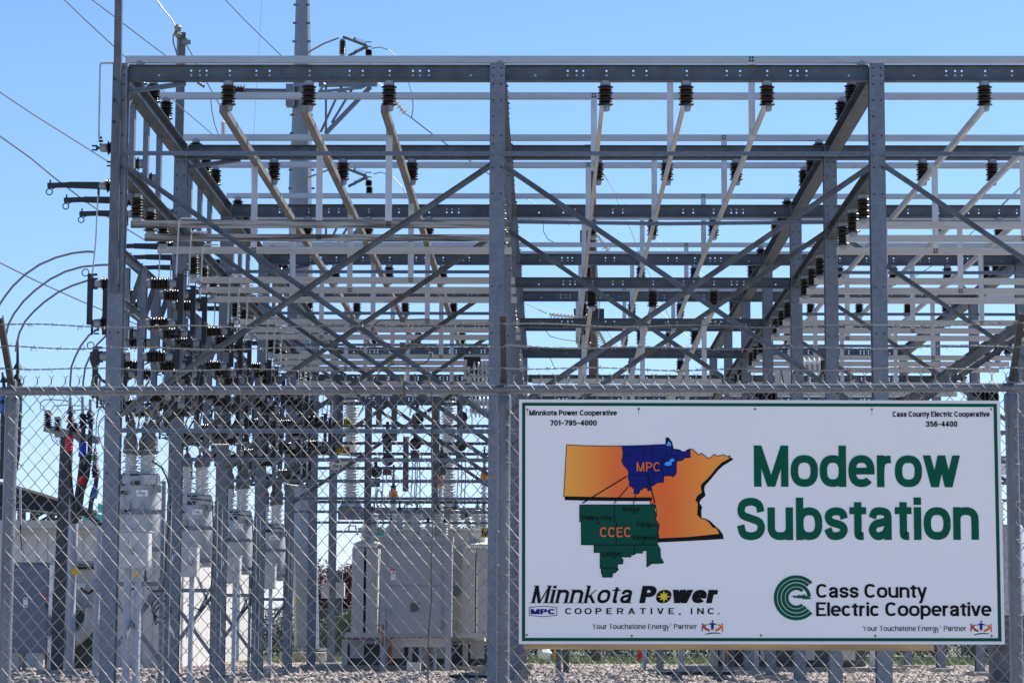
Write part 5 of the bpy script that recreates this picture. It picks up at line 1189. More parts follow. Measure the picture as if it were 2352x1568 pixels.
# fabric: strands bent to and fro, hooked into their neighbours
P_, RJ, WR = .0715 / 2, .0424, .0020
tops = fz(0, RZ) + .036
def fabric(xa, xb, nm):
    n0, n1 = int(math.ceil((xa + 6) / P_)), int((xb + 6) / P_); rows = int(tops / RJ) - 1
    mb = MB()
    for i in range(n0, n1):
        xi = -6 + i * P_; ph = 1 if i % 2 else -1; pts = []
        for j in range(rows + 1):
            s_ = ph * (1 if j % 2 else -1)
            z = fz(xi, tops - j * RJ)
            x = xi + s_ * (P_ / 2 + .0014)
            # each bend passes round the neighbour: a short turn from the front layer to the back one
            jit = rnd.gauss(0, .0006)
            yf, yb = YN - .058 - .0026, YN - .058 + .0026
            y_in, y_out = (yb, yf) if s_ > 0 else (yf, yb)
            if j == 0: pts.append((x, y_out, z)); continue
            pts.append((x - s_ * .003, y_in, z + .0035 + jit)); pts.append((x + s_ * .0002, (yf + yb) / 2, z + jit)); pts.append((x - s_ * .003, y_out, z - .0035 + jit))
        mb.tube(pts, WR, 5, False)
    o_ = mb.obj(nm, 'fence', fence, True); o_['kind'] = 'stuff'
    mb = MB()                         # twisted ends standing above the rail
    for i in range(n0, n1):
        xi = -6 + i * P_; ph = 1 if i % 2 else -1
        if ph != -1: continue
        x = xi + P_ / 2; z = fz(x, tops); y = YN - .058
        for s_ in (0, math.pi):
            pts = [(x + .003 * math.cos(s_ + a * 1.15), y + .003 * math.sin(s_ + a * 1.15), z + a * .0032) for a in range(9)]
            sg = 1 if s_ else -1; e = pts[-1]
            pts.append((x + sg * .006, y - .002, e[2] + .006)); pts.append((x + sg * (.012 + rnd.uniform(0, .004)), y - .004, e[2] + .012 + rnd.uniform(-.003, .003)))
            mb.tube(pts, WR * .95, 5)
    o_ = mb.obj('knuckles', 'fence', fence, True); o_['kind'] = 'stuff'
for q_ in range(4):
    fabric(PX[q_] , PX[q_ + 1], 'mesh')
# barbed wires
for q_, (yl, yr, ob, f_) in enumerate(((1303, 1291, 'top', 1.0), (1391, 1379, 'middle', .68), (1479, 1462, 'lowest', .36))):
    yy = YN - .03 - .30 * f_; mb = MB(); pa = at(1176, (yl + yr) / 2 * .5742, yy); z0 = pa.z
    for s_ in (0, math.pi):
        pts = []
        for i in range(620):
            x = -5.4 + 10.4 * i / 619; k_ = 0
            for a in range(4):
                if PX[a] <= x <= PX[a + 1]: t_ = (x - PX[a]) / (PX[a + 1] - PX[a]); k_ = -.012 * 4 * t_ * (1 - t_) + .006 * math.sin(t_ * 21 + q_ * 2)
            ph = x * 2 * math.pi / .085 + s_
            pts.append((x, yy + .0028 * math.cos(ph), fz(x, z0) * 1 - (SL * .5) * x + k_ + .0028 * math.sin(ph)))
        mb.tube(pts, .0020, 5)
    x = -5.3 + q_ * .05
    while x < 5:
        i = int((x + 5.4) / 10.4 * 619); c = Vector(pts[min(i, 619)])
        mb.tube([c + Vector((-.012 + .003 * a, .0055 * math.cos(a * 1.4), .0055 * math.sin(a * 1.4))) for a in range(9)], .0013, 4)
        for a in range(4):
            th = rnd.uniform(0, 6.28); v_ = Vector((rnd.uniform(-.6, .6), math.cos(th), math.sin(th))).normalized() * .019
            o2 = c + Vector(((-.010, .010)[a % 2], 0, 0)); mb.tube([o2, o2 + v_], .0012, 4)
        x += .127 + rnd.uniform(-.006, .006)
    mb.obj('barbed_wire', 'wire', fence)
# brown cord looped over the barbed wires and hanging down
Z6b = zx(1000, 700, 2.138)
def Pf(x, y, Y=12.2): return at(*Z6b(x, y), Y)
def curve(pts, n=5):
    o_ = []
    for i in range(len(pts) - 1):
        a, b_, c, d = pts[max(i - 1, 0)], pts[i], pts[i + 1], pts[min(i + 2, len(pts) - 1)]
        for k in range(n):
            t_ = k / n; o_.append(.5 * ((2 * b_) + (c - a) * t_ + (2 * a - 5 * b_ + 4 * c - d) * t_ ** 2 + (-a + 3 * b_ - 3 * c + d) * t_ ** 3))
    return o_ + [pts[-1]]
cord = thing('brown_cord', 'thin brown cord looped over the barbed wires and hanging to the ground', 'cord')
y2 = 1400 + 0
pts = [Pf(1540, 1230), Pf(1300, 1238), Pf(1130, 1240), Pf(1075, 1270), Pf(1050, 1320), Pf(1070, 1375), Pf(1120, 1415), Pf(1200, 1445), Pf(1300, 1452), Pf(1400, 1448), Pf(1490, 1468), Pf(1545, 1505), Pf(1555, 1560)]
pts += [P7(x, y, 12.25) for x, y in ((1555, 20), (1520, 90), (1450, 120), (1330, 122), (1200, 130), (1120, 175), (1085, 225), (1090, 260))]
MB().tube(curve(pts), .0038, 6).obj('loop', 'rust' if 0 else 'wood', cord, True)
pts = [P7(x, y, 12.33) for x, y in ((1460, 275), (1500, 262), (1540, 290), (1555, 400), (1560, 600), (1552, 850), (1558, 1100), (1556, 1400))] + [at(*Z8c(x, y), 12.33) for x, y in ((1560, 300), (1550, 600), (1552, 850), (1530, 1100), (1525, 1400), (1522, 1700), (1520, 2000))]
MB().tube(curve(pts), .0038, 6).obj('tail', 'wood', cord, True)
for x_, y_ in ((1305, 1237), (1305, 1452)): MB().box(Pf(x_, y_, 12.18), (.028, .02, .024)).obj('clip', 'wood', cord)
MB().tube([P7(1325, 220, 12.36), P7(1315, 270, 12.3), P7(1325, 400, 12.3)], .008, 6).obj('clip', 'wood', cord)
for (pts, lb) in (([(2110, 440), (2080, 490), (2062, 540), (2080, 590), (2120, 605), (2160, 608)], 'loose pale tie wire curling left of the centre post, upper'), ([(2135, 1040), (2085, 1100), (2062, 1160), (2090, 1210), (2175, 1228)], 'loose pale tie wire curling left of the centre post, lower')):
    tag(MB().tube(curve([at(*Z8c(x, y), 12.35) for x, y in pts]), .002, 5).obj('tie_wire', 'fence'), lb, 'wire')
fence_ties = MB()
for x_ in np.arange(-5.2, 4.9, .62): fence_ties.tube([(x_ + .004 * a, YN - .03 - .027 * math.cos(a * .6), fz(x_, RZ) + .027 * math.sin(a * .6)) for a in range(11)], .0021, 5)
fence_ties.obj('rail_ties', 'fence', fence)['kind'] = 'stuff'

# ------------------------------------------------------------------ lettering: a small stroke alphabet
XH = .77
GL = {
 'a': (.64, 'C .04,.72 .18,.96 .5,1 .84,.92 .9,.66;V .9 0 .8;C .9,.60 .55,.54 .2,.46 .04,.24 .2,.03 .46,0 .76,.12 .9,.36'),
 'b': (.66, 'O 0 0 1 1;V 0 0 2'), 'c': (.62, 'A 0 0 1 1 38 322'), 'd': (.66, 'O 0 0 1 1;V 1 0 2'),
 'e': (.65, 'A 0 0 1 1 0 318;H .5 0 1'), 'g': (.66, 'O 0 0 1 1;V 1 -.3 1;C 1,-.3 .85,-.6 .5,-.68 .12,-.5'),
 'h': (.64, 'V 0 0 2;N'), 'n': (.64, 'V 0 0 1;N'), 'i': (.17, 'V .5 0 1;V .5 1.72 2'), 'l': (.17, 'V .5 0 2'),
 'k': (.62, 'V 0 0 2;D .1 .35 .95 1;D .35 .62 1 0'), 'm': (1.0, 'V 0 0 1;V .5 0 .6;V 1 0 .6;A 0 .2 .5 1 0 180;A .5 .2 1 1 0 180'),
 'o': (.68, 'O 0 0 1 1'), 'p': (.66, 'O 0 0 1 1;V 0 -1 1'), 'r': (.43, 'V 0 0 1;C 0,.40 .08,.75 .4,.95 1.05,.99'),
 's': (.62, 'C .97,.70 .85,.93 .5,1 .15,.92 .06,.74 .2,.57 .55,.49 .85,.40 .95,.24 .8,.06 .5,0 .18,.05 .02,.30'),
 't': (.42, 'V .5 .15 1.92;H 1 0 1;C .5,.3 .52,.06 .7,0 1.1,0'), 'u': (.64, 'V 1 0 1;U'), 'v': (.64, 'D 0 1 .5 0;D 1 1 .5 0'),
 'w': (.92, 'D 0 1 .27 0;D .5 1 .27 0;D .5 1 .73 0;D 1 1 .73 0'), 'y': (.64, 'D 0 1 .5 0;D 1 1 .36 -.62;C .42,-.45 .32,-.65 .08,-.68'),
 'A': (.76, 'D .5 1 0 0;D .5 1 1 0;H .3 .2 .8'), 'C': (.76, 'A 0 0 1 1 40 320'), 'E': (.64, 'V 0 0 1;H 0 0 1;H 1 0 1;H .52 0 .92'),
 'F': (.60, 'V 0 0 1;H 1 0 1;H .5 0 .88'), 'I': (.18, 'V .5 0 1'), 'K': (.74, 'V 0 0 1;D .1 .32 .95 1;D .38 .6 1 0'), 'L': (.58, 'V 0 0 1;H 0 0 1'),
 'M': (.86, 'V 0 0 1;V 1 0 1;D 0 1 .5 0;D 1 1 .5 0'), 'N': (.74, 'V 0 0 1;V 1 0 1;D 0 1 1 0'), 'O': (.80, 'O 0 0 1 1'),
 'P': (.68, 'V 0 0 1;H 1 0 .5;H .46 0 .5;A 0 .46 1 1 -90 90'), 'R': (.72, 'V 0 0 1;H 1 0 .5;H .46 0 .5;A 0 .46 1 1 -90 90;D .55 .46 1 0'),
 'S': (.72, 'C .96,.70 .86,.92 .5,1 .14,.93 .04,.74 .14,.60 .5,.51 .88,.41 .98,.24 .84,.06 .5,0 .14,.07 .02,.32'),
 'T': (.68, 'V .5 0 1;H 1 0 1'), 'V': (.74, 'D 0 1 .5 0;D 1 1 .5 0'), 'Y': (.74, 'D 0 1 .5 .45;D 1 1 .5 .45;V .5 0 .5'), 'D': (.72, 'V 0 0 1;H 1 0 .4;H 0 0 .4;A -.2 0 1 1 -90 90'),
 '0': (.62, 'O 0 0 1 1'), '1': (.40, 'V .8 0 1;D .8 1 .1 .74'), '2': (.62, 'C .03,.68 .16,.93 .5,1 .86,.92 .96,.72 .8,.48 .35,.24 .06,0;H 0 0 1'),
 '3': (.62, 'C .03,.72 .18,.95 .5,1 .88,.92 .93,.74 .8,.56 .45,.53;C .45,.53 .86,.48 1,.28 .86,.06 .5,0 .14,.06 0,.3'),
 '4': (.64, 'V .74 0 1;D .74 1 .02 .26;H .24 0 1'), '5': (.62, 'H 1 .1 .95;V .12 .5 1;C .1,.5 .4,.66 .8,.6 1,.34 .85,.06 .45,0 .12,.07 0,.26'),
 '6': (.62, 'C .94,.80 .8,.97 .5,1 .15,.85 0,.5 .1,.12 .5,0 .9,.1 1,.32 .88,.55 .5,.62 .14,.5 .04,.38'), '7': (.62, 'H 1 0 1;D 1 .96 .36 0'),
 '9': (.62, 'C .06,.20 .2,.03 .5,0 .85,.15 1,.5 .9,.88 .5,1 .1,.9 0,.68 .12,.45 .5,.38 .86,.5 .96,.62'),
 '-': (.34, 'H .40 0 1'), '.': (.17, 'V .5 0 .02'), ',': (.17, 'V .5 -.12 .02'), '/': (.4, 'D 0 0 1 1'),
}
def glyph(ch, w, serif=0.):
    W, spec = GL[ch]; c = w / 2; low = ch in 'abcdeghiklmnoprstuvwy'
    W = max(W, w * 1.02, 2.1 * w if ch in 'rt' else 2.5 * w) if ch not in 'il1.,I' else (max(w, .1) if ch in 'il.,I' else W); top = XH if low else 1.0; polys = []
    def X(u): return c + u * (W - 2 * c)
    def Y(v):
        if low and v >= 2: return 1 - c
        if low and v <= -1: return -.24 + c
        if low and v > 1.3: return (XH - c) + (v - 1) * (1 - XH)
        return c + v * (top - 2 * c)
    def strip(pts, ww=None):
        ww = (ww or w) / 2; n = len(pts); L_, R_ = [], []
        for i, p in enumerate(pts):
            a, b_ = pts[max(i - 1, 0)], pts[min(i + 1, n - 1)]; dx, dy = b_[0] - a[0], b_[1] - a[1]; l = math.hypot(dx, dy) or 1
            L_.append((p[0] - dy / l * ww, p[1] + dx / l * ww)); R_.append((p[0] + dy / l * ww, p[1] - dx / l * ww))
        polys.append([(R_[i], R_[i + 1], L_[i + 1], L_[i]) for i in range(n - 1)])
    def rect_(x0, y0, x1, y1): polys.append([((x0, y0), (x1, y0), (x1, y1), (x0, y1))])
    def arc(u0, v0, u1, v1, a0, a1, ex=2.45):
        cx, cy, rx, ry = (X(u0) + X(u1)) / 2, (Y(v0) + Y(v1)) / 2, abs(X(u1) - X(u0)) / 2, abs(Y(v1) - Y(v0)) / 2; n = max(8, int(abs(a1 - a0) / 9)); pts = []
        for i in range(n + 1):
            a = R(a0 + (a1 - a0) * i / n); cc, ss = math.cos(a), math.sin(a)
            pts.append((cx + rx * math.copysign(abs(cc) ** (2 / ex), cc), cy + ry * math.copysign(abs(ss) ** (2 / ex), ss)))
        strip(pts, w if not serif else None)
    for s_ in spec.split(';'):
        k = s_[0]; a = s_[1:].split()
        if k == 'C':
            P = [Vector((X(float(q.split(',')[0])), Y(float(q.split(',')[1])), 0)) for q in a]; strip([(p.x, p.y) for p in curve(P, 6)])
            continue
        a = [float(q) for q in a]
        if k == 'V':
            y0, y1 = Y(a[1]), Y(a[2]); e0, e1 = (a[1] in (0, -1)), (a[2] in (1, 2)); y0 -= c if e0 else 0; y1 += c if e1 else 0
            if ch == 'i' and a[1] > 1: y0, y1 = 1 - max(w * .95, .12), 1
            if ch in '.,' : y0, y1 = (-.02 if ch == '.' else -.14) + (.02 if ch == '.' else 0), w
            x = X(a[0]); rect_(x - c, y0, x + c, y1)
            if serif and ch not in '.,' and not (ch == 'i' and a[1] > 1):
                t_ = serif * .32
                if e0: rect_(x - c - serif * .7, y0, x + c + serif * .7, y0 + t_)
                if e1: rect_(x - c - serif * .8, y1 - t_, x + c + (serif * .5 if a[2] == 1 and not low else 0), y1)
        elif k == 'H':
            y = Y(a[0]); hh = c * (.88 if not serif else .45); x0, x1 = X(a[1]), X(a[2]); x0 -= c if a[1] == 0 else 0; x1 += c if a[2] == 1 else 0
            if a[0] in (0, 1): y = (top - hh) if a[0] == 1 else hh
            rect_(x0, y - hh, x1, y + hh)
        elif k == 'D':
            x0, y0, x1, y1 = X(a[0]), Y(a[1]), X(a[2]), Y(a[3])
            if y0 > y1: x0, y0, x1, y1 = x1, y1, x0, y0
            if min(a[1], a[3]) in (0,): y0 -= c
            if max(a[1], a[3]) == 1: y1 += c
            hw = c * 1.04
            if serif and (x1 - x0) > 0: hw = c * .42
            polys.append([((x0 - hw, y0), (x0 + hw, y0), (x1 + hw, y1), (x1 - hw, y1))])
        elif k == 'O': arc(*a, 0, 360)
        elif k == 'A': arc(*a)
        elif k == 'N':
            arc(0, .25, 1, 1, 0, 165); x = X(1); rect_(x - c, 0, x + c, Y(.63))
            if serif: rect_(x - c - serif * .7, 0, x + c + serif * .7, serif * .32)
        elif k == 'U': arc(0, 0, 1, .75, 180, 345); x = X(0); rect_(x - c, Y(.37), x + c, XH)
    return polys, W
def text(s_, w=.17, gap=.075, serif=0., slant=0., space=.30, track=0.):
    """polygons of a line of print, cap height 1; returns (strokes, width)"""
    x = 0; out = []; idx = 0; lastg = 0
    for ch in s_:
        if ch == ' ': x += space + track; idx += 1; continue
        if ch == '®':
            P, W = glyph('O', .05); out += [[[(x + u * .45, .72 + v * .36) for u, v in f] for f in st] for st in P]
            P, W2 = glyph('R', .1); out += [[[(x + .11 + u * .2, .82 + v * .18) for u, v in f] for f in st] for st in P]; x += .45; idx += 1; continue
        P, W = glyph(ch, w, serif)
        out += [[[(x + u + v * slant, v) for u, v in f] for f in st] for st in P]
        side = {**dict.fromkeys('oce', (.55, .6)), 'O': (.6, .6), 'C': (.6, .5), 'd': (.55, 1), 'p': (1, .55), 'b': (1, .55), 'r': (1, -.1), 'v': (.1, .1), 'w': (.1, .1), 'y': (.1, .1), 't': (.3, .5), 'a': (.6, .7), 's': (.4, .4), 'S': (.5, .5), 'k': (1, .2)}
        x += W + track; out_last = side.get(ch, (1, 1))[1]; nx_ = s_[s_.index(ch) + 1:][:1] if False else None
        idx += 1
        while idx < len(s_) and s_[idx] == ' ': break
        nl = side.get(s_[idx], (1, 1))[0] if idx < len(s_) and s_[idx] != ' ' else 1
        x += gap * (out_last + nl) / 2; lastg = gap * (out_last + nl) / 2
    return out, x - lastg - track
def lettering(s_, a, b_, zc, parent, m='ink', name='lettering', **k):
    """print s_ on the upright plane through the points a (left foot) and b_ (right foot) with cap height zc"""
    a, b_ = Vector(a), Vector(b_); st, W = text(s_, **k); mb = MB(); ex = (b_ - a) / W; ez = Vector((0, 0, zc)); n = 0
    for P in st:
        dy = Vector((0, -.00022 * (n % 9), 0)); n += 1
        for f in P: mb.add([a + ex * u + ez * v + dy for u, v in f], [tuple(range(len(f)))])
    o_ = mb.obj(name, m, parent); return o_

# ------------------------------------------------------------------ the big sign
YSG = 12.315
sign = thing('substation_sign', 'large white sign with green border, orange state map and company lettering on the fence', 'sign')
K = 2352 / 4096
def sp(x, y, d=0.): return at(x * K, y * K, YSG - .0 - d)
TL, TR, BLc, BR = sp(2079.5, 1600.5), sp(3995.5, 1605.3), sp(2078.6, 2571), sp(4015.3, 2572.5)
def quadbox(ps, y0, y1, m, name, parent=sign):
    a = [Vector((p.x, y0, p.z)) for p in ps] + [Vector((p.x, y1, p.z)) for p in ps]
    return MB().add(a, [(3, 2, 1, 0), (4, 5, 6, 7), (0, 1, 5, 4), (1, 2, 6, 5), (2, 3, 7, 6), (3, 0, 4, 7)]).obj(name, m, parent)
quadbox([TL, TR, BR, BLc], YSG + .002, YSG + .02, 'signw', 'panel')
cx_, cz_ = (TL.x + BR.x) / 2, (TL.z + BLc.z) / 2
def inset(d): return [Vector((p.x + (d if p.x < cx_ else -d), 0, p.z + (d if p.z < cz_ else -d))) for p in (TL, TR, BR, BLc)]
def ring(d0, d1, y0, y1, m, name):
    A_, B_ = inset(d0), inset(d1)
    for i, nm in enumerate(('top', 'right', 'bottom', 'left')):
        j = (i + 1) % 4; quadbox([A_[i], A_[j], B_[j], B_[i]], y0, y1, m, name)
ring(-.004, .0105, YSG - .006, YSG + .024, 'signf', 'edge_trim')
ring(.0115, .0275, YSG + .0006, YSG + .0015, 'signg', 'green_border')
a, b_ = sp(2095, 2575), sp(3900, 2575)
MB().box(((a.x + b_.x) / 2 - .1, YSG + .045, a.z + .018), (b_.x - a.x - .2, .035, .085)).obj('backing_timber', 'plank', sign)
MB().box(((a.x + b_.x) / 2 - .1, YSG + .045, a.z + 1.1), (b_.x - a.x - .2, .035, .085)).obj('backing_timber', 'plank', sign)
PL = 0
def poly(pts, conv, m, name, lay=0, parent=sign, off=0.0):
    ps = [sp(*conv(x, y)) for x, y in pts]
    area = sum(ps[i].x * ps[(i + 1) % len(ps)].z - ps[(i + 1) % len(ps)].x * ps[i].z for i in range(len(ps)))
    if area < 0: ps = ps[::-1]
    yy = YSG - .0004 * lay + .0012
    bm = bmesh.new(); vs = [bm.verts.new((p.x, yy, p.z)) for p in ps]; f_ = bm.faces.new(vs); f_.normal_update(); bmesh.ops.triangulate(bm, faces=bm.faces[:])
    me = bpy.data.meshes.new(name); bm.to_mesh(me); bm.free(); me.materials.append(M[m]); return link(name, me, parent)
def line(pts, conv, wd, m, name='border_line', lay=3, parent=sign):
    P = [Vector((sp(*conv(x, y)).x, 0, sp(*conv(x, y)).z)) for x, y in pts]; mb = MB(); h = wd / 2
    for i in range(len(P) - 1):
        d = (P[i + 1] - P[i]); 
        if d.length < 1e-6: continue
        d = d.normalized(); n = Vector((-d.z, 0, d.x)); yy = YSG + .0012 - .0004 * lay - .00003 * (i % 5)
        q_ = [P[i] - d * h * .5 - n * h, P[i + 1] + d * h * .5 - n * h, P[i + 1] + d * h * .5 + n * h, P[i] - d * h * .5 + n * h]
        mb.add([(v.x, yy, v.z) for v in q_], [(0, 1, 2, 3)])
    return mb.obj(name, m, parent)
c3 = lambda x, y: (2000 + x / 2.138, 1550 + y / 2.138)
c4 = lambda x, y: (2000 + x / 2.138, 2000 + y / 2.138)
c7 = lambda x, y: (3000 + x / 2.1396, 1400 + y / 2.1396)
c8 = lambda x, y: (3000 + x / 2.145, 2000 + y / 2.145)
orange = [(570, 488), (700, 494), (860, 498), (1040, 498), (1200, 494), (1418, 484), (1420, 430), (1442, 428), (1450, 455), (1466, 458), (1482, 523), (1530, 530), (1565, 548), (1590, 545), (1600, 532), (1625, 523), (1655, 530), (1668, 545), (1685, 560), (1698, 576), (1722, 558), (1740, 572), (1775, 600), (1800, 598), (1835, 568), (1845, 580), (1870, 582), (1915, 573), (1945, 590), (1970, 580), (1955, 598), (1980, 600), (1900, 640), (1850, 690), (1790, 765), (1722, 830), (1722, 865), (1730, 895), (1690, 925), (1674, 960), (1695, 985), (1690, 1085), (1722, 1118), (1755, 1122), (1790, 1150), (1820, 1190), (1855, 1200), (1880, 1250), (1610, 1278), (1345, 1290), (1345, 1240), (1362, 1175), (1330, 1120), (1340, 1060), (1325, 1000), (1285, 990), (1300, 940), (1000, 940), (545, 930)]
poly([(1998, 610), (1960, 596), (1900, 600), (1750, 740), (1670, 830), (1650, 960), (1650, 1100), (1690, 1160), (1800, 1235), (1610, 1262), (1340, 1274), (1340, 1322), (1600, 1310), (1914, 1292), (1906, 1252), (1872, 1206), (1850, 1190), (1800, 1140), (1760, 1118), (1724, 1112), (1722, 1045), (1730, 1020), (1718, 1002), (1706, 985), (1716, 958), (1758, 922), (1746, 868), (1753, 838), (1800, 785), (1870, 700), (1910, 665), (1965, 632)], c3, 'ink', 'map_shadow', 1)
poly([(553, 928), (553, 960), (800, 966), (1298, 970), (1300, 938), (1000, 938)], c3, 'ink', 'map_shadow', 1)
poly(orange, c3, 'orangep', 'state_map', 2)
line(orange + [orange[0]], c3, .0034, 'ink', lay=5)
blue = [(1040, 498), (1200, 494), (1418, 484), (1420, 430), (1442, 428), (1450, 455), (1466, 458), (1482, 523), (1530, 530), (1565, 548), (1600, 540), (1625, 525), (1628, 595), (1580, 600), (1560, 620), (1510, 628), (1508, 730), (1485, 762), (1458, 752), (1400, 755), (1400, 808), (1345, 812), (1310, 838), (1290, 838), (1285, 880), (1262, 878), (1262, 856), (1218, 858), (1218, 870), (1198, 870), (1196, 890), (1180, 908), (1146, 908), (1146, 858), (1130, 858), (1130, 842), (1106, 842), (1106, 792), (1098, 788), (1098, 710), (1052, 655), (1040, 620), (1050, 585), (1050, 540)]
poly(blue, c3, 'navy', 'service_area', 4)
line(blue + [blue[0]], c3, .0028, 'ink', lay=5)
poly([(1420, 430), (1442, 428), (1466, 458), (1482, 520), (1460, 500), (1440, 470), (1420, 490)], c3, 'ink', 'map_tip', 6)
poly([(1422, 485), (1440, 458), (1460, 470), (1464, 498), (1440, 494), (1430, 502)], c3, 'lake', 'map_lake', 7)
poly([(1406, 648), (1425, 634), (1450, 630), (1455, 612), (1475, 604), (1492, 612), (1488, 628), (1465, 636), (1470, 655), (1440, 668), (1412, 662)], c3, 'lake', 'map_lake', 7)
for pts in ([(1050, 585), (1118, 585), (1118, 562), (1155, 545), (1155, 495)], [(1222, 494), (1232, 540), (1228, 600), (1240, 650), (1240, 700), (1265, 748)], [(1098, 748), (1265, 748), (1265, 850)], [(1300, 490), (1302, 570), (1335, 570), (1370, 605), (1420, 618), (1420, 490)], [(1302, 570), (1296, 600), (1298, 700), (1312, 750), (1310, 838)], [(1420, 575), (1500, 575), (1508, 628)], [(1420, 618), (1380, 640), (1388, 700), (1400, 755)], [(1430, 670), (1434, 740), (1460, 745)], [(1345, 690), (1345, 660), (1380, 640)], [(1315, 700), (1345, 690), (1380, 690)]):
    line(pts, c3, .0026, 'ink', 'county_line', 8)
for pts, wd in (([(1084, 757), (706, 986)], .0058), ([(1094, 850), (974, 989)], .0046), ([(1158, 920), (1142, 990)], .0046), ([(1264, 735), (1322, 985)], .0056)):
    line(pts, c3, wd, 'ink', 'callout_line', 11)
green_ = [(682, 1002), (1325, 1000), (1332, 1010), (1320, 1040), (1340, 1090), (1328, 1120), (1362, 1175), (1350, 1240), (1358, 1270), (1343, 1330), (1370, 1380), (1372, 1450), (1400, 1495), (1356, 1500), (1300, 1500), (1256, 1530), (1256, 1392), (1218, 1392), (1218, 1412), (1165, 1412), (1148, 1425), (1120, 1430), (1120, 1445), (1030, 1445), (1052, 1470), (1048, 1505), (1004, 1505), (1004, 1540), (1012, 1552), (985, 1580), (965, 1580), (958, 1617), (878, 1617), (876, 1594), (868, 1587), (865, 1540), (857, 1540), (857, 1407), (805, 1407), (805, 1342), (697, 1340), (695, 1144), (682, 1144)]
poly(green_, c3, 'mapg', 'service_area', 4)
line(green_ + [green_[0]], c3, .0042, 'ink', lay=5)
for pts in ([(978, 1002), (978, 1146), (994, 1150), (994, 1340)], [(805, 1344), (1343, 1342)], [(1150, 1344), (1150, 1420)], [(865, 1540), (1004, 1540)]): line(pts, c3, .0042, 'ink', 'county_line', 8)
def dot(x, y, r_, conv, m='ink', lay=9):
    return poly([(x + r_ * math.cos(a * math.pi / 8), y + r_ * math.sin(a * math.pi / 8)) for a in range(16)], conv, m, 'map_dot', lay)
for x, y in ((1147, 1068), (841, 1156), (1331, 1175), (1224, 1322), (978, 1449)): dot(x, y, 10, c3)
def st(s_, conv, x0, x1, yb, yt, m='ink', w=.17, lay=.0045, **k):
    a, b_ = sp(*conv(x0, yb)), sp(*conv(x1, yb)); t_ = sp(*conv(x0, yt)); a.y = b_.y = YSG - lay
    return lettering(s_, a, b_, t_.z - a.z, sign, m, w=w, **k)
F0 = dict(lay=-.001)
st('Minnkota Power Cooperative', c3, 250, 1000, 237, 192, w=.20, lay=0)
st('701-795-4000', c3, 427, 828, 323, 278, w=.20, lay=0)
st('Cass County Electric Cooperative', c7, 1220, 2052, 570, 524, w=.20, lay=0)
st('356-4400', c7, 1505, 1775, 655, 608, w=.20, lay=0)
a, b_, t_ = sp(*c7(35, 1167)), sp(*c7(1800, 1172)), sp(*c7(35, 815)); a.y = b_.y = YSG
lettering('Moderow', a, b_, t_.z - a.z, sign, 'signg', w=.185)
a, b_, t_ = sp(*c3(2025, 1302)), sp(*c8(1965, 338)), sp(*c3(2025, 940)); a.y = b_.y = YSG
lettering('Substation', a, b_, t_.z - a.z, sign, 'signg', w=.185)
for s_, x0, x1, yb, yt, m_ in (('MPC', 1168, 1370, 715, 637, 'orangep2'), ('CCEC', 855, 1122, 1275, 1192, 'orangep2')):
    if 'orangep2' not in M: M['orangep2'] = mat('orange letters', (.80, .13, .015), .4)
    st(s_, c3, x0, x1, yb, yt, m_, w=.15, gap=.18, lay=.004)
for s_, x0, x1, yb, yt in (('Arthur', 1043, 1202, 1055, 1018), ('Valley City', 695, 958, 1130, 1092), ('Fargo', 1170, 1313, 1187, 1149), ('Kindred', 1135, 1332, 1301, 1262), ('Lisbon', 873, 1042, 1437, 1398)):
    st(s_, c3, x0, x1, yb, yt, w=.15, lay=.004)
st('Minnkota', c4, 268, 1118, 878, 728, w=.165, serif=.11, slant=.22, gap=.13, lay=0)
st('Power', c4, 1190, 1865, 878, 730, w=.26, slant=.16, gap=.05, lay=0)
st('COOPERATIVE, INC.', c4, 557, 1878, 972, 920, w=.17, gap=.55, space=.6, lay=0)
star = []
for i in range(16):
    r_ = (60, 24)[i % 2] * (1 if (i // 2) % 2 == 0 else .80) if i % 2 == 0 else 24
    star.append((1401 + r_ * math.sin(i * math.pi / 8), 822 - r_ * .95 * math.cos(i * math.pi / 8)))
poly(star, c4, 'goldp', 'star_emblem', 12)
hexa = [(250, 914), (368, 903), (486, 914), (486, 982), (368, 993), (250, 982)]
line(hexa + [hexa[0]], c4, .0028, 'ink', 'logo_outline', 2)
st('MPC', c4, 262, 476, 972, 928, 'navy', w=.24, gap=.06, lay=0)
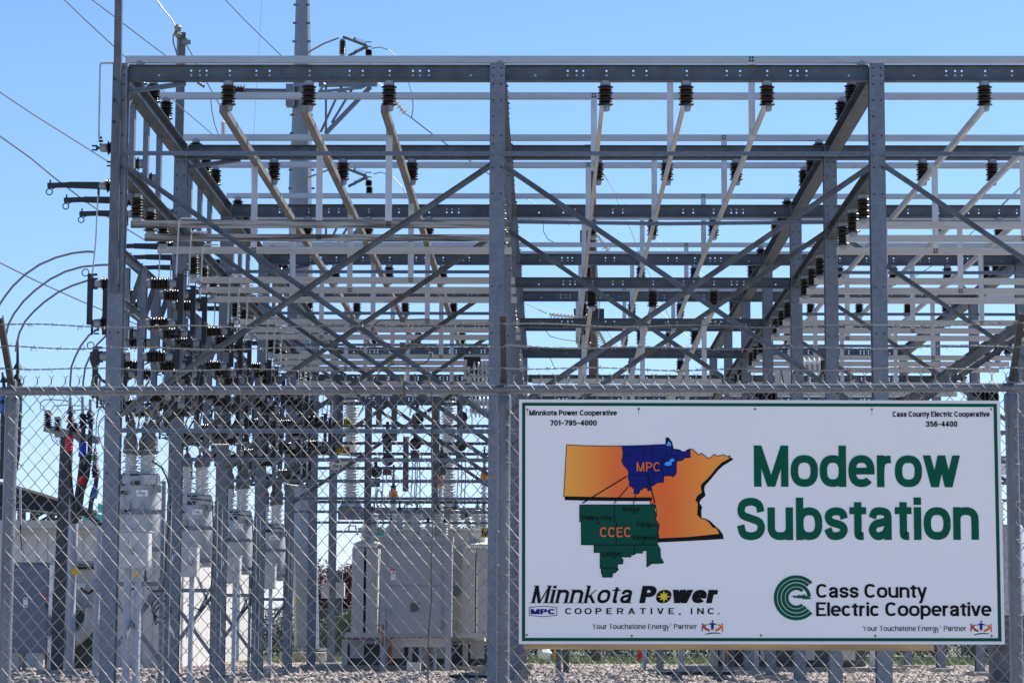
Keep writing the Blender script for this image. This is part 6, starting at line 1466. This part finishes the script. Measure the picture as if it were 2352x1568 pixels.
for conv, x0, x1, yb, yt, lx, ly in ((c4, 790, 1685, 1098, 1056, 1817, 1090), (c8, 970, 1858, 1119, 1076, 1983, 1098)):
    st('Your Touchstone Energy® Partner', conv, x0, x1, yb, yt, w=.14, serif=.08, gap=.13, space=.34, lay=0)
    def man(cx, cy, m_, parts):
        for q_ in parts: poly([(lx + x, ly + y) for x, y in q_], conv, m_, 'figure_emblem', 3 + parts.index(q_))
    man(0, 0, 'navy', ([(-12, -42), (12, -42), (12, -8), (10, 18), (2, 18), (0, -4), (-4, 18), (-10, 18), (-12, -8)], [(-38, -30), (-12, -44), (12, -44), (38, -30), (34, -24), (10, -32), (-10, -32), (-34, -24)], [(-7, -60), (0, -70), (7, -60), (5, -48), (-5, -48)]))
    man(0, 0, 'crim', ([(-86, -22), (-50, -34), (-44, -28), (-64, -12), (-40, 8), (-20, 24), (-28, 30), (-48, 22), (-76, 2)], [(-90, -20), (-78, -18), (-84, 28), (-94, 24)], [(-60, 5), (-24, 10), (-30, 20), (-60, 20)], [(-94, -32), (-84, -42), (-76, -34), (-82, -24), (-92, -24)]))
    man(0, 0, 'orangep2', ([(86, -18), (50, -34), (44, -28), (64, -10), (40, 8), (20, 24), (28, 30), (50, 22), (76, 4)], [(90, -18), (78, -16), (82, 30), (94, 30)], [(60, 2), (24, 10), (30, 22), (60, 20)], [(94, -30), (86, -40), (76, -34), (80, -22), (92, -22)]))
    poly([(lx - 62, ly + 52), (lx - 20, ly + 40), (lx + 30, ly + 38), (lx + 68, ly + 44), (lx + 70, ly + 50), (lx + 20, ly + 47), (lx - 20, ly + 50), (lx - 58, ly + 58)], conv, 'signg', 'figure_emblem', 3)
st('Cass County', c8, 568, 1520, 835, 716, w=.172, lay=0)
st('Electric Cooperative', c8, 568, 2072, 992, 873, w=.172, lay=0)
# round emblem of nested C shapes
def ringarc(r0, r1, a0, a1, name='round_emblem'):
    pts = [(397 + r1 * math.cos(R(a)), 835 - r1 * math.sin(R(a))) for a in np.linspace(a0, a1, 40)] + [(397 + r0 * math.cos(R(a)), 835 - r0 * math.sin(R(a))) for a in np.linspace(a1, a0, 40)]
    poly(pts, c8, 'signg', name, 3)
for r0, r1, a0, a1 in ((165, 193, 44, 316), (133, 160, 46, 316), (97, 127, 5, 316), (66, 92, 48, 312)): ringarc(r0, r1, a0, a1)
poly([(345, 828), (390, 812), (385, 822), (430, 808), (425, 818), (478, 803), (470, 818), (495, 820), (522, 838), (522, 846), (445, 846), (452, 836), (405, 842), (412, 832), (372, 838), (380, 828)], c8, 'signg', 'bolt_emblem', 5)
# screws and their rust runs
for conv, x, y, ln in ((c3, 233, 187, 60), (c3, 1186, 180, 60), (c3, 2181, 182, 20), (c7, 1043, 506, 60), (c7, 2064, 504, 5), (c4, 228, 1150, 15), (c4, 1127, 1157, 25), (c4, 2232, 1153, 20), (c8, 1075, 1160, 20), (c8, 2073, 1161, 20)):
    p = sp(*conv(x, y)); s_ = MB().lathe([(.0055, 0), (.005, .003), (.002, .004)], (p.x, YSG + .0015, p.z), (0, -1, 0), 10).obj('screw', 'rust', sign)
    MB().add([(p.x - .003, YSG + .0007, p.z), (p.x - .0015, YSG + .0007, p.z - .0014 * ln * .4), (p.x + .002, YSG + .0007, p.z - .0014 * ln * .3), (p.x + .004, YSG + .0007, p.z)], [(0, 1, 2, 3)]).obj('rust_run', 'rustwash', s_) if 'rustwash' in M else None

# ------------------------------------------------------------------ small signs in the yard
def tagboard(conv, x0, y0, x1, y1, Y, m, label, words, ink='ink', th=.02, cat='sign'):
    a, b_ = at(*conv(x0, y0), Y), at(*conv(x1, y1), Y); t_ = thing('equipment_sign', label, cat)
    MB().box(((a.x + b_.x) / 2, Y + th / 2, (a.z + b_.z) / 2), (b_.x - a.x, th, a.z - b_.z)).obj('board', m, t_)
    for s_, u0, u1, vb, vt in words:
        p0 = at(*conv(u0, vb), Y - .004); p1 = at(*conv(u1, vb), Y - .004); z = at(*conv(u0, vt), Y - .004).z - p0.z
        lettering(s_, p0, p1, z, t_, ink, w=.17)
    return t_
tagboard(Z7b, 727, 820, 855, 880, 60.4, 'yellow', 'yellow number board reading 0709 above the white MPC board', [('0709', 732, 850, 874, 828)])
tagboard(Z7b, 800, 588, 862, 642, 60.3, 'yellow', 'small yellow number board reading 06 on the ribbed column', [('06', 804, 856, 638, 594)])
tagboard(Z7b, 660 + 28, 925, 832, 1017, 60.4, 'white', 'white board reading MPC 25kV 5 on the dark hanging post', [('MPC', 726, 800, 966, 934), ('25kV 5', 698, 818, 1008, 976)])
t_ = tagboard(Z7b, 607, 668, 712, 702, 60.9, 'redp', 'red framed strip sign above the upper strut in the left bay', [])
a, b_ = at(*Z7b(620, 682), 60.88), at(*Z7b(712, 700), 60.88); MB().box(((a.x + b_.x) / 2, 60.885, (a.z + b_.z) / 2), (b_.x - a.x, .01, a.z - b_.z)).obj('white_strip', 'white', t_)
tagboard(Z7b, 680, 838, 728, 890, 60.6, 'tealsign', 'small teal board tucked behind the yellow 0709 board', [])
tagboard(Z8c, 1975, 232, 2050, 316, 59.0, 'yellow', 'yellow board with black letter M half hidden by the middle column', [('M', 1984, 2046, 308, 242)])
tagboard(Z8c, 397, 842, 424, 876, 66, 'yellow', 'tiny yellow board reading 2 low on a post near the tall pole', [('2', 410, 422, 872, 848)])
tagboard(Z7, 2155, 0, 2200, 10, 300, 'white', 'placeholder', []) if False else None
a = at(2298, 1058, 46); t_ = thing('equipment_sign', 'white board ending in 7 seen between the sign and right fence post', 'sign')
MB().box((a.x, 46.01, a.z - .08), (.55, .02, .36)).obj('board', 'white', t_)
lettering('MPC', Vector((a.x - .24, 45.995, a.z - .04)), Vector((a.x + .12, 45.995, a.z - .04)), .12, t_, 'ink', w=.17); lettering('7', Vector((a.x + .07, 45.995, a.z - .23)), Vector((a.x + .14, 45.995, a.z - .23)), .13, t_, 'ink', w=.17)
# number on the near regulator's plate
for o_ in COL.objects:
    if o_.name.startswith('number_plate'):
        X_, Y_ = o_.parent.location.x, o_.parent.location.y
        lettering('1110', Vector((.03, -.3225, 2.95)), Vector((.13, -.3225, 2.95)), .035, o_, 'ink', w=.17)
# ON/OFF plate
p = P4(218, 873, 54.95); pl_ = bpy.data.objects['on_off_plate']
lettering('ON', Vector((p.x - .035, 54.952, p.z + .06)), Vector((p.x + .035, 54.952, p.z + .06)), .035, pl_, 'ink', w=.17); lettering('OFF', Vector((p.x - .035, 54.952, p.z - .095)), Vector((p.x + .035, 54.952, p.z - .095)), .035, pl_, 'ink', w=.17)
